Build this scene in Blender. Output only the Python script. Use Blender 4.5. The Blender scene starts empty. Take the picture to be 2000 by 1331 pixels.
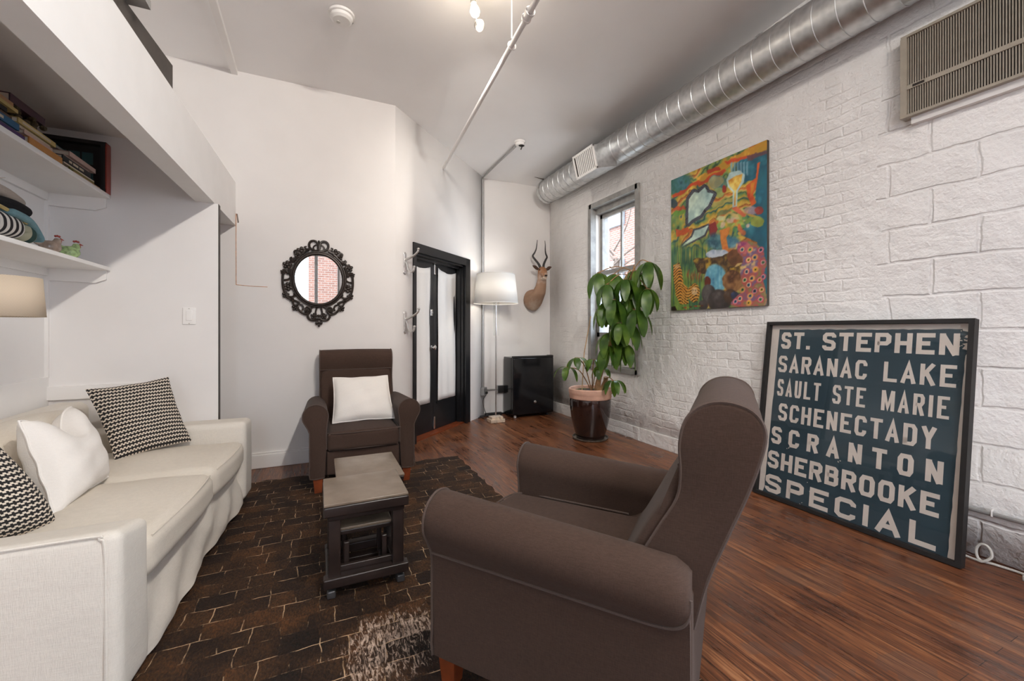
import bpy, bmesh, math, random
import numpy as np
from mathutils import Vector, Matrix, Euler

sc = bpy.context.scene
COL = sc.collection
PI = math.pi
R = math.radians
rng = random.Random(7)

# ------------------------------------------------------------------ camera
H_CAM = 1.15
YAW = math.atan(375 / 815)
cam_d = bpy.data.cameras.new('camera')
cam = bpy.data.objects.new('camera', cam_d)
COL.objects.link(cam)
cam.location = (0, 0, H_CAM)
cam.rotation_euler = (PI / 2, 0, -YAW)
cam_d.sensor_fit = 'HORIZONTAL'
cam_d.sensor_width = 36
cam_d.lens = 36 * 815 / 2000
cam_d.shift_y = -20.5 / 2000
cam_d.clip_start = 0.02
sc.camera = cam

# ------------------------------------------------------------------ world, sun, exposure
vs = sc.view_settings
vs.view_transform = 'Standard'
vs.look = 'None'
vs.exposure = 0.74
vs.gamma = 1.0
vs.use_curve_mapping = False
try:
    sc.cycles.use_denoising = True
    sc.cycles.max_bounces = 14
    sc.cycles.diffuse_bounces = 10
    sc.cycles.sample_clamp_indirect = 8
    sc.cycles.caustics_reflective = False
    sc.cycles.caustics_refractive = False
except Exception:
    pass

SKY = 6.2
world = bpy.data.worlds.new('sky')
sc.world = world
world.use_nodes = True
wn = world.node_tree
bg = wn.nodes['Background']
bg.inputs['Color'].default_value = (0.81, 0.92, 1.08, 1)
bg.inputs['Strength'].default_value = SKY

def lamp(name, kind, loc, energy, color=(1, 1, 1), rot=(0, 0, 0), parent=None, **kw):
    d = bpy.data.lights.new(name, kind)
    d.energy = energy
    d.color = color
    for k, v in kw.items():
        setattr(d, k, v)
    o = bpy.data.objects.new(name, d)
    COL.objects.link(o)
    o.location = loc
    o.rotation_euler = rot
    if parent:
        o.parent = parent
    return o

def aim(v):
    return Vector(v).to_track_quat('-Z', 'Y').to_euler()

# winter sun outside, behind the building, striking the walls across the yard
lamp('sun', 'SUN', (-4, 6, 9), 6.0, (1.0, 0.93, 0.84), aim((0.55, -0.6, -0.62)), angle=R(1.0))

# window positions (rear wall is behind the camera)
YR = -3.2
XL = -1.47
XR = 3.02
WIN_A = (-1.35, 0.44, 0.55, 3.02)
WIN_B = (0.75, 2.85, 0.35, 3.10)
WIN_FILL = (-2.95, -0.35, 0.35, 3.05)    # unseen right-wall window, added to throw light on the left side
WIN_R = (3.40, 4.25, 0.70, 2.66)     # y0 y1 z0 z1 in the right wall
def portal(name, loc, rot, sx, sy):
    o = lamp(name, 'AREA', loc, 1.0, rot=rot, shape='RECTANGLE', size=sx, size_y=sy)
    o.data.cycles.is_portal = True
    return o
for nm, w in (('portal_rear_a', WIN_A), ('portal_rear_b', WIN_B)):
    portal(nm, ((w[0] + w[1]) / 2, YR - 0.2, (w[2] + w[3]) / 2), aim((0, 1, 0)), w[1] - w[0], w[3] - w[2])
portal('portal_side', (XR + 0.25, (WIN_R[0] + WIN_R[1]) / 2, (WIN_R[2] + WIN_R[3]) / 2), aim((-1, 0, 0)), 0.85, 1.96)

portal('portal_fill', (XR + 0.25, (WIN_FILL[0] + WIN_FILL[1]) / 2, (WIN_FILL[2] + WIN_FILL[3]) / 2), aim((-1, 0, 0)), 2.6, 2.7)

# ------------------------------------------------------------------ materials
MATS = {}
class NT:
    def __init__(self, name):
        self.m = bpy.data.materials.new(name)
        self.m.use_nodes = True
        self.t = self.m.node_tree
        self.b = self.t.nodes['Principled BSDF']
        self.out = self.t.nodes['Material Output']
        MATS[name] = self.m
    def n(self, typ, **kw):
        nd = self.t.nodes.new(typ)
        for k, v in kw.items():
            if k.startswith('i_'):
                nd.inputs[k[2:].replace('_', ' ')].default_value = v
            else:
                setattr(nd, k, v)
        return nd
    def l(self, a, b):
        self.t.links.new(a, b)
    def set(self, **kw):
        for k, v in kw.items():
            s = self.b.inputs[k.replace('_', ' ')]
            s.default_value = v if not (isinstance(v, tuple) and len(v) == 3) else (*v, 1)
        return self
    def coord(self, out='Object'):
        return self.n('ShaderNodeTexCoord').outputs[out]
    def pos(self):
        return self.n('ShaderNodeNewGeometry').outputs['Position']
    def mapping(self, vec, scale=(1, 1, 1), rot=(0, 0, 0), loc=(0, 0, 0)):
        m = self.n('ShaderNodeMapping')
        m.inputs['Scale'].default_value = scale
        m.inputs['Rotation'].default_value = rot
        m.inputs['Location'].default_value = loc
        self.l(vec, m.inputs['Vector'])
        return m.outputs['Vector']
    def noise(self, vec, scale, detail=4, rough=0.55, dist=0.0):
        n = self.n('ShaderNodeTexNoise')
        n.inputs['Scale'].default_value = scale
        n.inputs['Detail'].default_value = detail
        n.inputs['Roughness'].default_value = rough
        n.inputs['Distortion'].default_value = dist
        self.l(vec, n.inputs['Vector'])
        return n.outputs['Fac']
    def ramp(self, fac, stops, interp='LINEAR'):
        r = self.n('ShaderNodeValToRGB')
        cr = r.color_ramp
        cr.interpolation = interp
        while len(cr.elements) < len(stops):
            cr.elements.new(0.5)
        for e, (p, c) in zip(cr.elements, stops):
            e.position = p
            e.color = (*c, 1) if len(c) == 3 else c
        self.l(fac, r.inputs['Fac'])
        return r.outputs['Color']
    def mix(self, fac, a, b, blend='MIX'):
        m = self.n('ShaderNodeMix', data_type='RGBA', blend_type=blend)
        for s, v in ((m.inputs[0], fac), (m.inputs[6], a), (m.inputs[7], b)):
            if isinstance(v, (int, float)):
                s.default_value = v
            elif isinstance(v, tuple):
                s.default_value = (*v, 1)
            else:
                self.l(v, s)
        return m.outputs[2]
    def math(self, op, a, b=0.0, c=0.0):
        m = self.n('ShaderNodeMath', operation=op)
        for s, v in zip(m.inputs, (a, b, c)):
            if isinstance(v, (int, float)):
                s.default_value = v
            else:
                self.l(v, s)
        return m.outputs[0]
    def bump(self, h, strength=0.3, dist=0.01, normal=None):
        b = self.n('ShaderNodeBump')
        b.inputs['Strength'].default_value = strength
        b.inputs['Distance'].default_value = dist
        self.l(h, b.inputs['Height'])
        if normal is not None:
            self.l(normal, b.inputs['Normal'])
        self.l(b.outputs['Normal'], self.b.inputs['Normal'])
        return b.outputs['Normal']
    def color(self, c):
        self.l(c, self.b.inputs['Base Color'])
    def rough(self, c):
        self.l(c, self.b.inputs['Roughness'])

def plain(name, col, rough=0.5, metal=0.0, var=0.08, nscale=20, bump=0.0, **kw):
    t = NT(name)
    t.set(Roughness=rough, Metallic=metal, **kw)
    v = t.coord()
    f = t.noise(v, nscale)
    d = tuple(max(0, c * (1 - var)) for c in col)
    e = tuple(min(1, c * (1 + var)) for c in col)
    t.color(t.ramp(f, [(0.3, d), (0.7, e)]))
    if bump:
        t.bump(f, bump, 0.004)
    return t.m

def fabric(name, col, weave=420, rough=0.95, var=0.12, bump=0.25, sheen=0.0, wr=0.0):
    t = NT(name)
    t.set(Roughness=rough)
    t.b.inputs['Sheen Weight'].default_value = sheen
    t.b.inputs['Sheen Roughness'].default_value = 0.5
    t.b.inputs['Specular IOR Level'].default_value = 0.25
    v = t.coord()
    a = t.noise(t.mapping(v, (weave, weave, weave * 0.12)), 1, 2)
    b = t.noise(t.mapping(v, (weave * 0.12, weave * 0.12, weave)), 1, 2)
    w = t.math('ADD', t.math('MULTIPLY', a, 0.5), t.math('MULTIPLY', b, 0.5))
    big = t.noise(v, 3.5, 3)
    f = t.math('ADD', t.math('MULTIPLY', w, 0.75), t.math('MULTIPLY', big, 0.25))
    t.color(t.ramp(f, [(0.32, tuple(c * (1 - var) for c in col)), (0.68, tuple(min(1, c * (1 + var)) for c in col))]))
    h = w
    if wr:
        h = t.math('ADD', t.math('MULTIPLY', w, 0.25), t.math('MULTIPLY', t.noise(t.mapping(v, (3, 9, 9)), 1.2, 2, 0.5, 0.6), wr))
        t.bump(h, bump, 0.02)
    else:
        t.bump(h, bump, 0.002)
    return t.m

WALLC = (0.775, 0.757, 0.742)
plain('wall_paint', WALLC, 0.75, var=0.02, nscale=3, bump=0.05)
plain('ceiling_paint', (0.88, 0.875, 0.87), 0.85, var=0.03, nscale=1.3, bump=0.05)
plain('trim_paint', (0.80, 0.785, 0.765), 0.45, var=0.02, nscale=6, bump=0.04)
plain('white_plastic', (0.82, 0.81, 0.79), 0.35, var=0.02)
plain('black_paint', (0.012, 0.0125, 0.014), 0.28, var=0.2, nscale=8, bump=0.05)
plain('black_gloss', (0.006, 0.0065, 0.008), 0.12, var=0.1)
plain('black_matte', (0.012, 0.011, 0.011), 0.6, var=0.2)
plain('dark_board', (0.055, 0.045, 0.038), 0.6, var=0.3, nscale=9)
plain('espresso_wood', (0.022, 0.014, 0.012), 0.33, var=0.35, nscale=14)
plain('chrome', (0.72, 0.72, 0.72), 0.18, 1.0, var=0.03)
plain('brushed_nickel', (0.55, 0.53, 0.5), 0.32, 1.0, var=0.05)
plain('cast_metal', (0.62, 0.61, 0.6), 0.38, 0.85, var=0.12, nscale=60)
plain('bronze_paint', (0.030, 0.022, 0.018), 0.38, 0.25, var=0.4, nscale=40, bump=0.2)
plain('grey_frame', (0.30, 0.295, 0.28), 0.55, 0.0, var=0.2, nscale=12, bump=0.1)
plain('grey_conduit', (0.42, 0.42, 0.415), 0.4, 0.6, var=0.08)
plain('red_wood', (0.20, 0.045, 0.014), 0.35, var=0.3, nscale=16)
plain('acrylic_white', (0.86, 0.85, 0.83), 0.15, var=0.02)
plain('terracotta', (0.60, 0.36, 0.27), 0.8, var=0.12, nscale=14, bump=0.1)
plain('soil', (0.045, 0.032, 0.022), 0.95, var=0.4, nscale=60, bump=0.5)
plain('bark', (0.34, 0.19, 0.09), 0.75, var=0.35, nscale=26, bump=0.3)
plain('cane', (0.50, 0.33, 0.18), 0.7, var=0.2, nscale=30)
plain('horn', (0.03, 0.027, 0.026), 0.5, var=0.4, nscale=50, bump=0.4)
plain('eye_black', (0.006, 0.005, 0.005), 0.08)
plain('grille_beige', (0.36, 0.32, 0.26), 0.5, var=0.08)
plain('grille_dark', (0.022, 0.017, 0.013), 0.7, var=0.2)
plain('paper_white', (0.72, 0.68, 0.60), 0.8, var=0.05)
plain('sign_cream', (0.70, 0.63, 0.565), 0.8, var=0.05, nscale=9)
plain('branch', (0.10, 0.075, 0.06), 0.9, var=0.3)
plain('cord_white', (0.55, 0.53, 0.49), 0.5)
plain('saucer_glass', (0.10, 0.085, 0.07), 0.25, var=0.3, nscale=30)
plain('hen_green', (0.36, 0.50, 0.22), 0.25, var=0.45, nscale=70)
plain('hen_brown', (0.36, 0.27, 0.21), 0.25, var=0.35, nscale=30)
plain('comb_red', (0.33, 0.035, 0.022), 0.3)
plain('crack', (0.16, 0.13, 0.11), 0.9, var=0.3)
plain('copper_tape', (0.55, 0.27, 0.13), 0.6, var=0.3, nscale=40)
plain('mesh_white', (0.70, 0.71, 0.70), 0.7)
fabric('chair_fabric', (0.058, 0.035, 0.026), 520, var=0.28, bump=0.3, sheen=0.05)
fabric('chair_piping', (0.085, 0.060, 0.050), 700, var=0.2, bump=0.2, sheen=0.1)
fabric('sofa_linen', (0.69, 0.65, 0.585), 420, var=0.07, bump=0.35, wr=0.7)
fabric('sofa_cushion', (0.67, 0.62, 0.54), 420, var=0.07, bump=0.25, wr=0.35)
fabric('white_cotton', (0.82, 0.79, 0.75), 500, var=0.04, bump=0.3, wr=0.5)
fabric('white_curtain', (0.84, 0.82, 0.79), 420, var=0.03, bump=0.15)
fabric('shade_white', (0.86, 0.84, 0.81), 500, var=0.03, bump=0.1)
fabric('knit_taupe', (0.40, 0.34, 0.29), 260, var=0.15, bump=0.4)
fabric('knit_black', (0.014, 0.013, 0.014), 260, var=0.3, bump=0.4)
fabric('knit_teal', (0.17, 0.30, 0.33), 260, var=0.2, bump=0.4)
fabric('chip_white', (0.78, 0.74, 0.68), 500)

def mat_translucent(name, col, amount=0.35):
    t = NT(name)
    t.set(Roughness=0.9)
    t.b.inputs['Base Color'].default_value = (*col, 1)
    tr = t.n('ShaderNodeBsdfTranslucent')
    tr.inputs['Color'].default_value = (*col, 1)
    mx = t.n('ShaderNodeMixShader')
    mx.inputs[0].default_value = amount
    t.l(t.b.outputs[0], mx.inputs[1])
    t.l(tr.outputs[0], mx.inputs[2])
    t.l(mx.outputs[0], t.out.inputs['Surface'])
    return t
mat_translucent('lamp_shade_white', (0.86, 0.85, 0.83), 0.3)
t = mat_translucent('lamp_shade_woven', (0.78, 0.67, 0.52), 0.3)
v = t.coord('UV')
wv = t.n('ShaderNodeTexChecker'); wv.inputs['Scale'].default_value = 1
t.l(t.mapping(v, (190, 60, 1)), wv.inputs['Vector'])
t.color(t.mix(wv.outputs['Fac'], (0.82, 0.71, 0.57), (0.70, 0.58, 0.43)))

def mat_glass_pane(name, tint=(1, 1, 1)):
    t = NT(name)
    t.t.nodes.remove(t.b)
    tr = t.n('ShaderNodeBsdfTransparent'); tr.inputs['Color'].default_value = (*tint, 1)
    gl = t.n('ShaderNodeBsdfGlossy'); gl.inputs['Roughness'].default_value = 0.02
    lw = t.n('ShaderNodeLayerWeight'); lw.inputs['Blend'].default_value = 0.5
    fr = t.n('ShaderNodeMath', operation='MULTIPLY_ADD')
    pw = t.n('ShaderNodeMath', operation='POWER'); t.l(lw.outputs['Facing'], pw.inputs[0]); pw.inputs[1].default_value = 5
    t.l(pw.outputs[0], fr.inputs[0]); fr.inputs[1].default_value = 0.6; fr.inputs[2].default_value = 0.02
    mx = t.n('ShaderNodeMixShader')
    t.l(fr.outputs[0], mx.inputs[0]); t.l(tr.outputs[0], mx.inputs[1]); t.l(gl.outputs[0], mx.inputs[2])
    t.l(mx.outputs[0], t.out.inputs['Surface'])
mat_glass_pane('window_glass', (0.96, 0.97, 0.97))
mat_glass_pane('poster_glazing', (0.97, 0.97, 0.97))
mat_glass_pane('clear_acrylic', (0.94, 0.95, 0.95))
t = NT('mirror_glass'); t.set(Metallic=1.0, Roughness=0.0); t.b.inputs['Base Color'].default_value = (0.88, 0.9, 0.9, 1)
t = NT('bulb_glow'); t.b.inputs['Emission Color'].default_value = (1.0, 0.80, 0.52, 1); t.b.inputs['Emission Strength'].default_value = 14

# white painted brick (far) and concrete block (near) on the right wall
t = NT('painted_brick')
t.set(Roughness=0.55)
p = t.pos()
sep = t.n('ShaderNodeSeparateXYZ'); t.l(p, sep.inputs[0])
cmb = t.n('ShaderNodeCombineXYZ'); t.l(sep.outputs[1], cmb.inputs[0]); t.l(sep.outputs[2], cmb.inputs[1])
wob = t.n('ShaderNodeTexNoise'); wob.inputs['Scale'].default_value = 7; wob.inputs['Detail'].default_value = 3
t.l(p, wob.inputs['Vector'])
off = t.n('ShaderNodeVectorMath', operation='MULTIPLY_ADD')
off.inputs[1].default_value = (0.050, 0.036, 0); off.inputs[2].default_value = (-0.025, -0.018, 0)
t.l(wob.outputs['Color'], off.inputs[0])
add = t.n('ShaderNodeVectorMath', operation='ADD'); t.l(cmb.outputs[0], add.inputs[0]); t.l(off.outputs[0], add.inputs[1])
def brick(t, vec, w, h, mortar, smooth=0.3, off=0.5):
    b = t.n('ShaderNodeTexBrick')
    b.offset = off
    b.inputs['Color1'].default_value = (1, 1, 1, 1); b.inputs['Color2'].default_value = (0.8, 0.8, 0.8, 1)
    b.inputs['Mortar'].default_value = (0, 0, 0, 1)
    b.inputs['Scale'].default_value = 1
    b.inputs['Brick Width'].default_value = w; b.inputs['Row Height'].default_value = h
    b.inputs['Mortar Size'].default_value = mortar; b.inputs['Mortar Smooth'].default_value = smooth
    t.l(vec, b.inputs['Vector'])
    return b
b1 = brick(t, add.outputs[0], 0.205, 0.070, 0.010, 0.9)
b2 = brick(t, add.outputs[0], 0.37, 0.192, 0.012, 0.8)
blk = t.math('LESS_THAN', t.math('ADD', sep.outputs[1], t.math('MULTIPLY', t.noise(p, 4), 0.12)), 1.40)
n1 = t.noise(p, 14, 5, 0.6)
n2 = t.noise(p, 55, 4, 0.6)
n3 = t.noise(p, 4.5, 3, 0.5, 0.8)
# the mortar lines of the soft old brick come and go under many coats of paint
soft = t.math('MULTIPLY', b1.outputs['Fac'], t.math('MULTIPLY', t.ramp(t.noise(p, 2.2, 3), [(0.40, (0, 0, 0)), (0.75, (1, 1, 1))]), 0.75))
hard = t.math('MULTIPLY', b2.outputs['Fac'], t.math('MULTIPLY', t.noise(p, 5, 3), 1.5))
m = t.n('ShaderNodeMix', data_type='FLOAT')
t.l(blk, m.inputs[0]); t.l(soft, m.inputs[2]); t.l(hard, m.inputs[3])
h = t.math('SUBTRACT', t.math('ADD', t.math('MULTIPLY', n1, 1.1), t.math('ADD', t.math('MULTIPLY', n2, 0.34), t.math('MULTIPLY', n3, 1.5))), t.math('MULTIPLY', m.outputs[0], 0.55))
t.bump(h, 0.68, 0.02)
t.color(t.ramp(n3, [(0.3, (0.77, 0.755, 0.735)), (0.7, (0.83, 0.815, 0.795))]))

# worn plank floor, boards running towards the back of the room
t = NT('plank_floor')
p = t.pos()
sw = t.mapping(p, (1, 1, 1), (0, 0, R(90)))
b = brick(t, sw, 1.7, 0.068, 0.0012, 0.1, 0.37)
b.inputs['Color1'].default_value = (0, 0, 0, 1); b.inputs['Color2'].default_value = (1, 1, 1, 1); b.inputs['Mortar'].default_value = (0.5, 0.5, 0.5, 1)
streak = t.noise(t.mapping(p, (42, 2.2, 1)), 1, 6, 0.65, 0.4)
fine = t.noise(t.mapping(p, (150, 7, 1)), 1, 3, 0.6)
blot = t.noise(p, 2.3, 4, 0.6)
f = t.math('ADD', t.math('MULTIPLY', streak, 0.44), t.math('ADD', t.math('MULTIPLY', fine, 0.32), t.math('ADD', t.math('MULTIPLY', blot, 0.24), t.math('MULTIPLY', b.outputs['Color'], 0.07))))
base = t.ramp(f, [(0.34, (0.022, 0.011, 0.008)), (0.44, (0.062, 0.024, 0.013)), (0.51, (0.115, 0.040, 0.018)), (0.57, (0.20, 0.070, 0.026)), (0.66, (0.36, 0.16, 0.07))])
grey = t.math('MULTIPLY', t.math('GREATER_THAN', blot, 0.56), 0.35)
base = t.mix(grey, base, (0.085, 0.055, 0.045))
scr = t.math('GREATER_THAN', t.noise(t.mapping(p, (70, 3.0, 1), loc=(3, 1, 0)), 1, 5, 0.7), 0.70)
base = t.mix(t.math('MULTIPLY', scr, 0.7), base, (0.46, 0.26, 0.14))
base = t.mix(t.math('MULTIPLY', b.outputs['Fac'], 0.85), base, (0.008, 0.005, 0.004))
t.color(base)
t.rough(t.ramp(t.math('ADD', t.math('MULTIPLY', streak, 0.5), t.math('MULTIPLY', blot, 0.5)), [(0.35, (0.20,) * 3), (0.65, (0.46,) * 3)]))
t.bump(t.math('SUBTRACT', t.math('MULTIPLY', streak, 0.25), b.outputs['Fac']), 0.35, 0.004)

# patchwork cowhide
t = NT('cowhide')
t.set(Roughness=0.75)
t.b.inputs['Specular IOR Level'].default_value = 0.3
p = t.pos()
wob = t.n('ShaderNodeTexNoise'); wob.inputs['Scale'].default_value = 9; wob.inputs['Detail'].default_value = 2
t.l(p, wob.inputs['Vector'])
off = t.n('ShaderNodeVectorMath', operation='MULTIPLY_ADD')
off.inputs[1].default_value = (0.030, 0.028, 0); off.inputs[2].default_value = (-0.015, -0.014, 0)
t.l(wob.outputs['Color'], off.inputs[0])
add = t.n('ShaderNodeVectorMath', operation='ADD'); t.l(p, add.inputs[0]); t.l(off.outputs[0], add.inputs[1])
b = brick(t, add.outputs[0], 0.135, 0.098, 0.0026, 0.5, 0.43)
b.offset_frequency = 3; b.squash = 0.72; b.squash_frequency = 2
b.inputs['Color1'].default_value = (0, 0, 0, 1); b.inputs['Color2'].default_value = (1, 1, 1, 1); b.inputs['Mortar'].default_value = (0.5, 0.5, 0.5, 1)
hair = t.noise(t.mapping(p, (150, 60, 1), (0, 0, R(24))), 1, 4, 0.6, 0.6)
patch = t.noise(p, 5, 3)
f = t.math('ADD', t.math('MULTIPLY', b.outputs['Color'], 0.13), t.math('ADD', t.math('MULTIPLY', hair, 0.48), t.math('MULTIPLY', patch, 0.40)))
base = t.ramp(f, [(0.32, (0.004, 0.003, 0.0026)), (0.46, (0.020, 0.010, 0.006)), (0.56, (0.055, 0.025, 0.010)), (0.70, (0.14, 0.055, 0.018))])
seam = t.math('MULTIPLY', b.outputs['Fac'], t.ramp(t.noise(p, 9.5, 4, 0.7), [(0.47, (0, 0, 0)), (0.62, (1, 1, 1))]))
base = t.mix(seam, base, (0.62, 0.42, 0.25))
# white haired pieces near the front
sp = t.n('ShaderNodeSeparateXYZ'); t.l(p, sp.inputs[0])
dx = t.math('DIVIDE', t.math('SUBTRACT', sp.outputs[0], 0.24), 0.26)
dy = t.math('DIVIDE', t.math('SUBTRACT', sp.outputs[1], 1.55), 0.20)
rr = t.math('ADD', t.math('MULTIPLY', dx, dx), t.math('MULTIPLY', dy, dy))
fur = t.noise(t.mapping(p, (95, 26, 1), (0, 0, R(-28))), 1, 5, 0.65, 1.2)
wh = t.math('SUBTRACT', t.math('ADD', t.math('MULTIPLY', fur, 1.9), t.math('MULTIPLY', b.outputs['Color'], 0.30)), t.math('ADD', t.math('MULTIPLY', rr, 0.36), 0.99))
whm = t.ramp(wh, [(0.0, (0, 0, 0)), (0.30, (1, 1, 1))])
base = t.mix(whm, base, (0.58, 0.44, 0.35))
t.color(base)
t.bump(t.math('SUBTRACT', hair, t.math('MULTIPLY', b.outputs['Fac'], 0.6)), 0.8, 0.006)

# galvanised duct
t = NT('galvanised')
t.set(Metallic=0.9, Roughness=0.36)
v = t.coord()
vor = t.n('ShaderNodeTexVoronoi'); vor.inputs['Scale'].default_value = 26; t.l(v, vor.inputs['Vector'])
t.color(t.ramp(vor.outputs['Distance'], [(0.0, (0.52, 0.535, 0.54)), (0.8, (0.68, 0.69, 0.69))]))
t.rough(t.ramp(t.noise(v, 9), [(0.3, (0.28,) * 3), (0.7, (0.45,) * 3)]))
t.bump(t.noise(v, 7, 2), 0.15, 0.02)

# woven plus-sign pattern for the black and cream cushions (UV)
t = NT('plus_weave')
t.set(Roughness=0.95)
v = t.coord('UV')
sp = t.n('ShaderNodeSeparateXYZ'); t.l(v, sp.inputs[0])
NX, NY = 24.0, 19.0
vy = t.math('MULTIPLY', sp.outputs[1], NY)
row = t.math('FLOOR', vy)
ux = t.math('ADD', t.math('MULTIPLY', sp.outputs[0], NX), t.math('MULTIPLY', t.math('MODULO', row, 2.0), 0.5))
fx = t.math('ABSOLUTE', t.math('SUBTRACT', t.math('FRACT', ux), 0.5))
fy = t.math('ABSOLUTE', t.math('SUBTRACT', t.math('FRACT', vy), 0.5))
bar = t.math('LESS_THAN', fy, 0.19)
tooth = t.math('MULTIPLY', t.math('LESS_THAN', fx, 0.22), t.math('LESS_THAN', fy, 0.44))
blk = t.math('MAXIMUM', bar, tooth)
t.color(t.mix(blk, (0.68, 0.60, 0.50), (0.014, 0.012, 0.012)))
t.bump(t.noise(t.mapping(v, (200, 160, 1)), 1, 2), 0.3, 0.003)

# zebra-striped knit
t = NT('knit_stripe')
t.set(Roughness=0.95)
v = t.coord()
w = t.n('ShaderNodeTexWave', wave_type='RINGS', rings_direction='X'); w.inputs['Scale'].default_value = 8.5; w.inputs['Distortion'].default_value = 1.2
t.l(t.mapping(v, (1, 1, 1), loc=(0, 0.17, 0.01)), w.inputs['Vector'])
t.color(t.ramp(w.outputs['Fac'], [(0.48, (0.72, 0.68, 0.62)), (0.54, (0.016, 0.013, 0.014))]))
t.bump(t.noise(v, 160, 2), 0.5, 0.003)
t = NT('knit_green')
t.set(Roughness=0.95)
v = t.coord()
w = t.n('ShaderNodeTexWave', wave_type='BANDS', bands_direction='Y'); w.inputs['Scale'].default_value = 5; w.inputs['Distortion'].default_value = 3
t.l(v, w.inputs['Vector'])
t.color(t.ramp(w.outputs['Fac'], [(0.4, (0.02, 0.06, 0.05)), (0.55, (0.02, 0.06, 0.05)), (0.62, (0.42, 0.40, 0.28)), (0.8, (0.42, 0.40, 0.28))]))

# leaves
t = NT('leaf')
t.set(Roughness=0.35)
v = t.coord()
c1 = t.ramp(t.noise(v, 9, 2), [(0.3, (0.020, 0.055, 0.010)), (0.5, (0.050, 0.115, 0.016)), (0.72, (0.14, 0.23, 0.03))])
t.color(c1)
tr = t.n('ShaderNodeBsdfTranslucent'); tr.inputs['Color'].default_value = (0.20, 0.38, 0.04, 1)
mx = t.n('ShaderNodeMixShader'); mx.inputs[0].default_value = 0.28
t.l(t.b.outputs[0], mx.inputs[1]); t.l(tr.outputs[0], mx.inputs[2]); t.l(mx.outputs[0], t.out.inputs['Surface'])

# glazed pot
t = NT('glaze_dark'); t.set(Roughness=0.10)
t.color(t.ramp(t.noise(t.coord(), 5), [(0.3, (0.010, 0.006, 0.005)), (0.7, (0.032, 0.013, 0.010))]))
t.b.inputs['Coat Weight'].default_value = 0.6

# antelope hide
t = NT('antelope_hide'); t.set(Roughness=0.85)
v = t.pos()
sp = t.n('ShaderNodeSeparateXYZ'); t.l(v, sp.inputs[0])
f = t.math('ADD', t.math('MULTIPLY', t.math('SUBTRACT', sp.outputs[2], 1.40), 1.35), t.math('MULTIPLY', t.math('SUBTRACT', t.noise(v, 14), 0.5), 0.5))
t.color(t.ramp(f, [(0.0, (0.40, 0.31, 0.24)), (0.25, (0.28, 0.17, 0.11)), (0.5, (0.33, 0.20, 0.13)), (0.62, (0.44, 0.32, 0.25)), (0.75, (0.36, 0.17, 0.08)), (1.0, (0.16, 0.07, 0.035))]))
t.bump(t.noise(v, 120), 0.3, 0.003)
plain('hide_pale', (0.62, 0.52, 0.42), 0.9)
plain('ear_dark', (0.075, 0.040, 0.026), 0.9, var=0.4, nscale=60)

# brick across the yard
t = NT('yard_brick'); t.set(Roughness=0.9)
p = t.pos()
sp = t.n('ShaderNodeSeparateXYZ'); t.l(p, sp.inputs[0])
cmb = t.n('ShaderNodeCombineXYZ'); t.l(t.math('ADD', sp.outputs[0], sp.outputs[1]), cmb.inputs[0]); t.l(sp.outputs[2], cmb.inputs[1])
b = brick(t, cmb.outputs[0], 0.21, 0.075, 0.010)
b.inputs['Color1'].default_value = (0.105, 0.045, 0.032, 1); b.inputs['Color2'].default_value = (0.15, 0.07, 0.05, 1); b.inputs['Mortar'].default_value = (0.17, 0.145, 0.13, 1)
t.color(b.outputs['Color'])
plain('yard_ground', (0.58, 0.57, 0.55), 0.9)
plain('yard_window', (0.20, 0.24, 0.28), 0.2)

# poster paint colours
t = NT('sign_blue'); t.set(Roughness=0.75)
v = t.coord()
t.color(t.ramp(t.noise(v, 2.5, 5, 0.6), [(0.3, (0.017, 0.042, 0.060)), (0.7, (0.030, 0.062, 0.082))]))
t = NT('canvas_paint'); t.set(Roughness=0.5)
a = t.n('ShaderNodeVertexColor'); a.layer_name = 'paint'
t.color(a.outputs['Color'])
t.bump(t.noise(t.coord(), 90, 4), 0.25, 0.003)

plain('lobby_wood', (0.30, 0.12, 0.04), 0.6, var=0.3)

# ------------------------------------------------------------------ geometry helpers: each returns (verts, faces[, uvs])
def g_box(sx, sy, sz, c=(0, 0, 0)):
    x, y, z = sx / 2, sy / 2, sz / 2
    v = [(c[0] + a * x, c[1] + b * y, c[2] + d * z) for a in (-1, 1) for b in (-1, 1) for d in (-1, 1)]
    f = [(0, 1, 3, 2), (4, 6, 7, 5), (0, 4, 5, 1), (2, 3, 7, 6), (0, 2, 6, 4), (1, 5, 7, 3)]
    return v, f

def g_span(x0, x1, y0, y1, z0, z1):
    return g_box(x1 - x0, y1 - y0, z1 - z0, ((x0 + x1) / 2, (y0 + y1) / 2, (z0 + z1) / 2))

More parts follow.
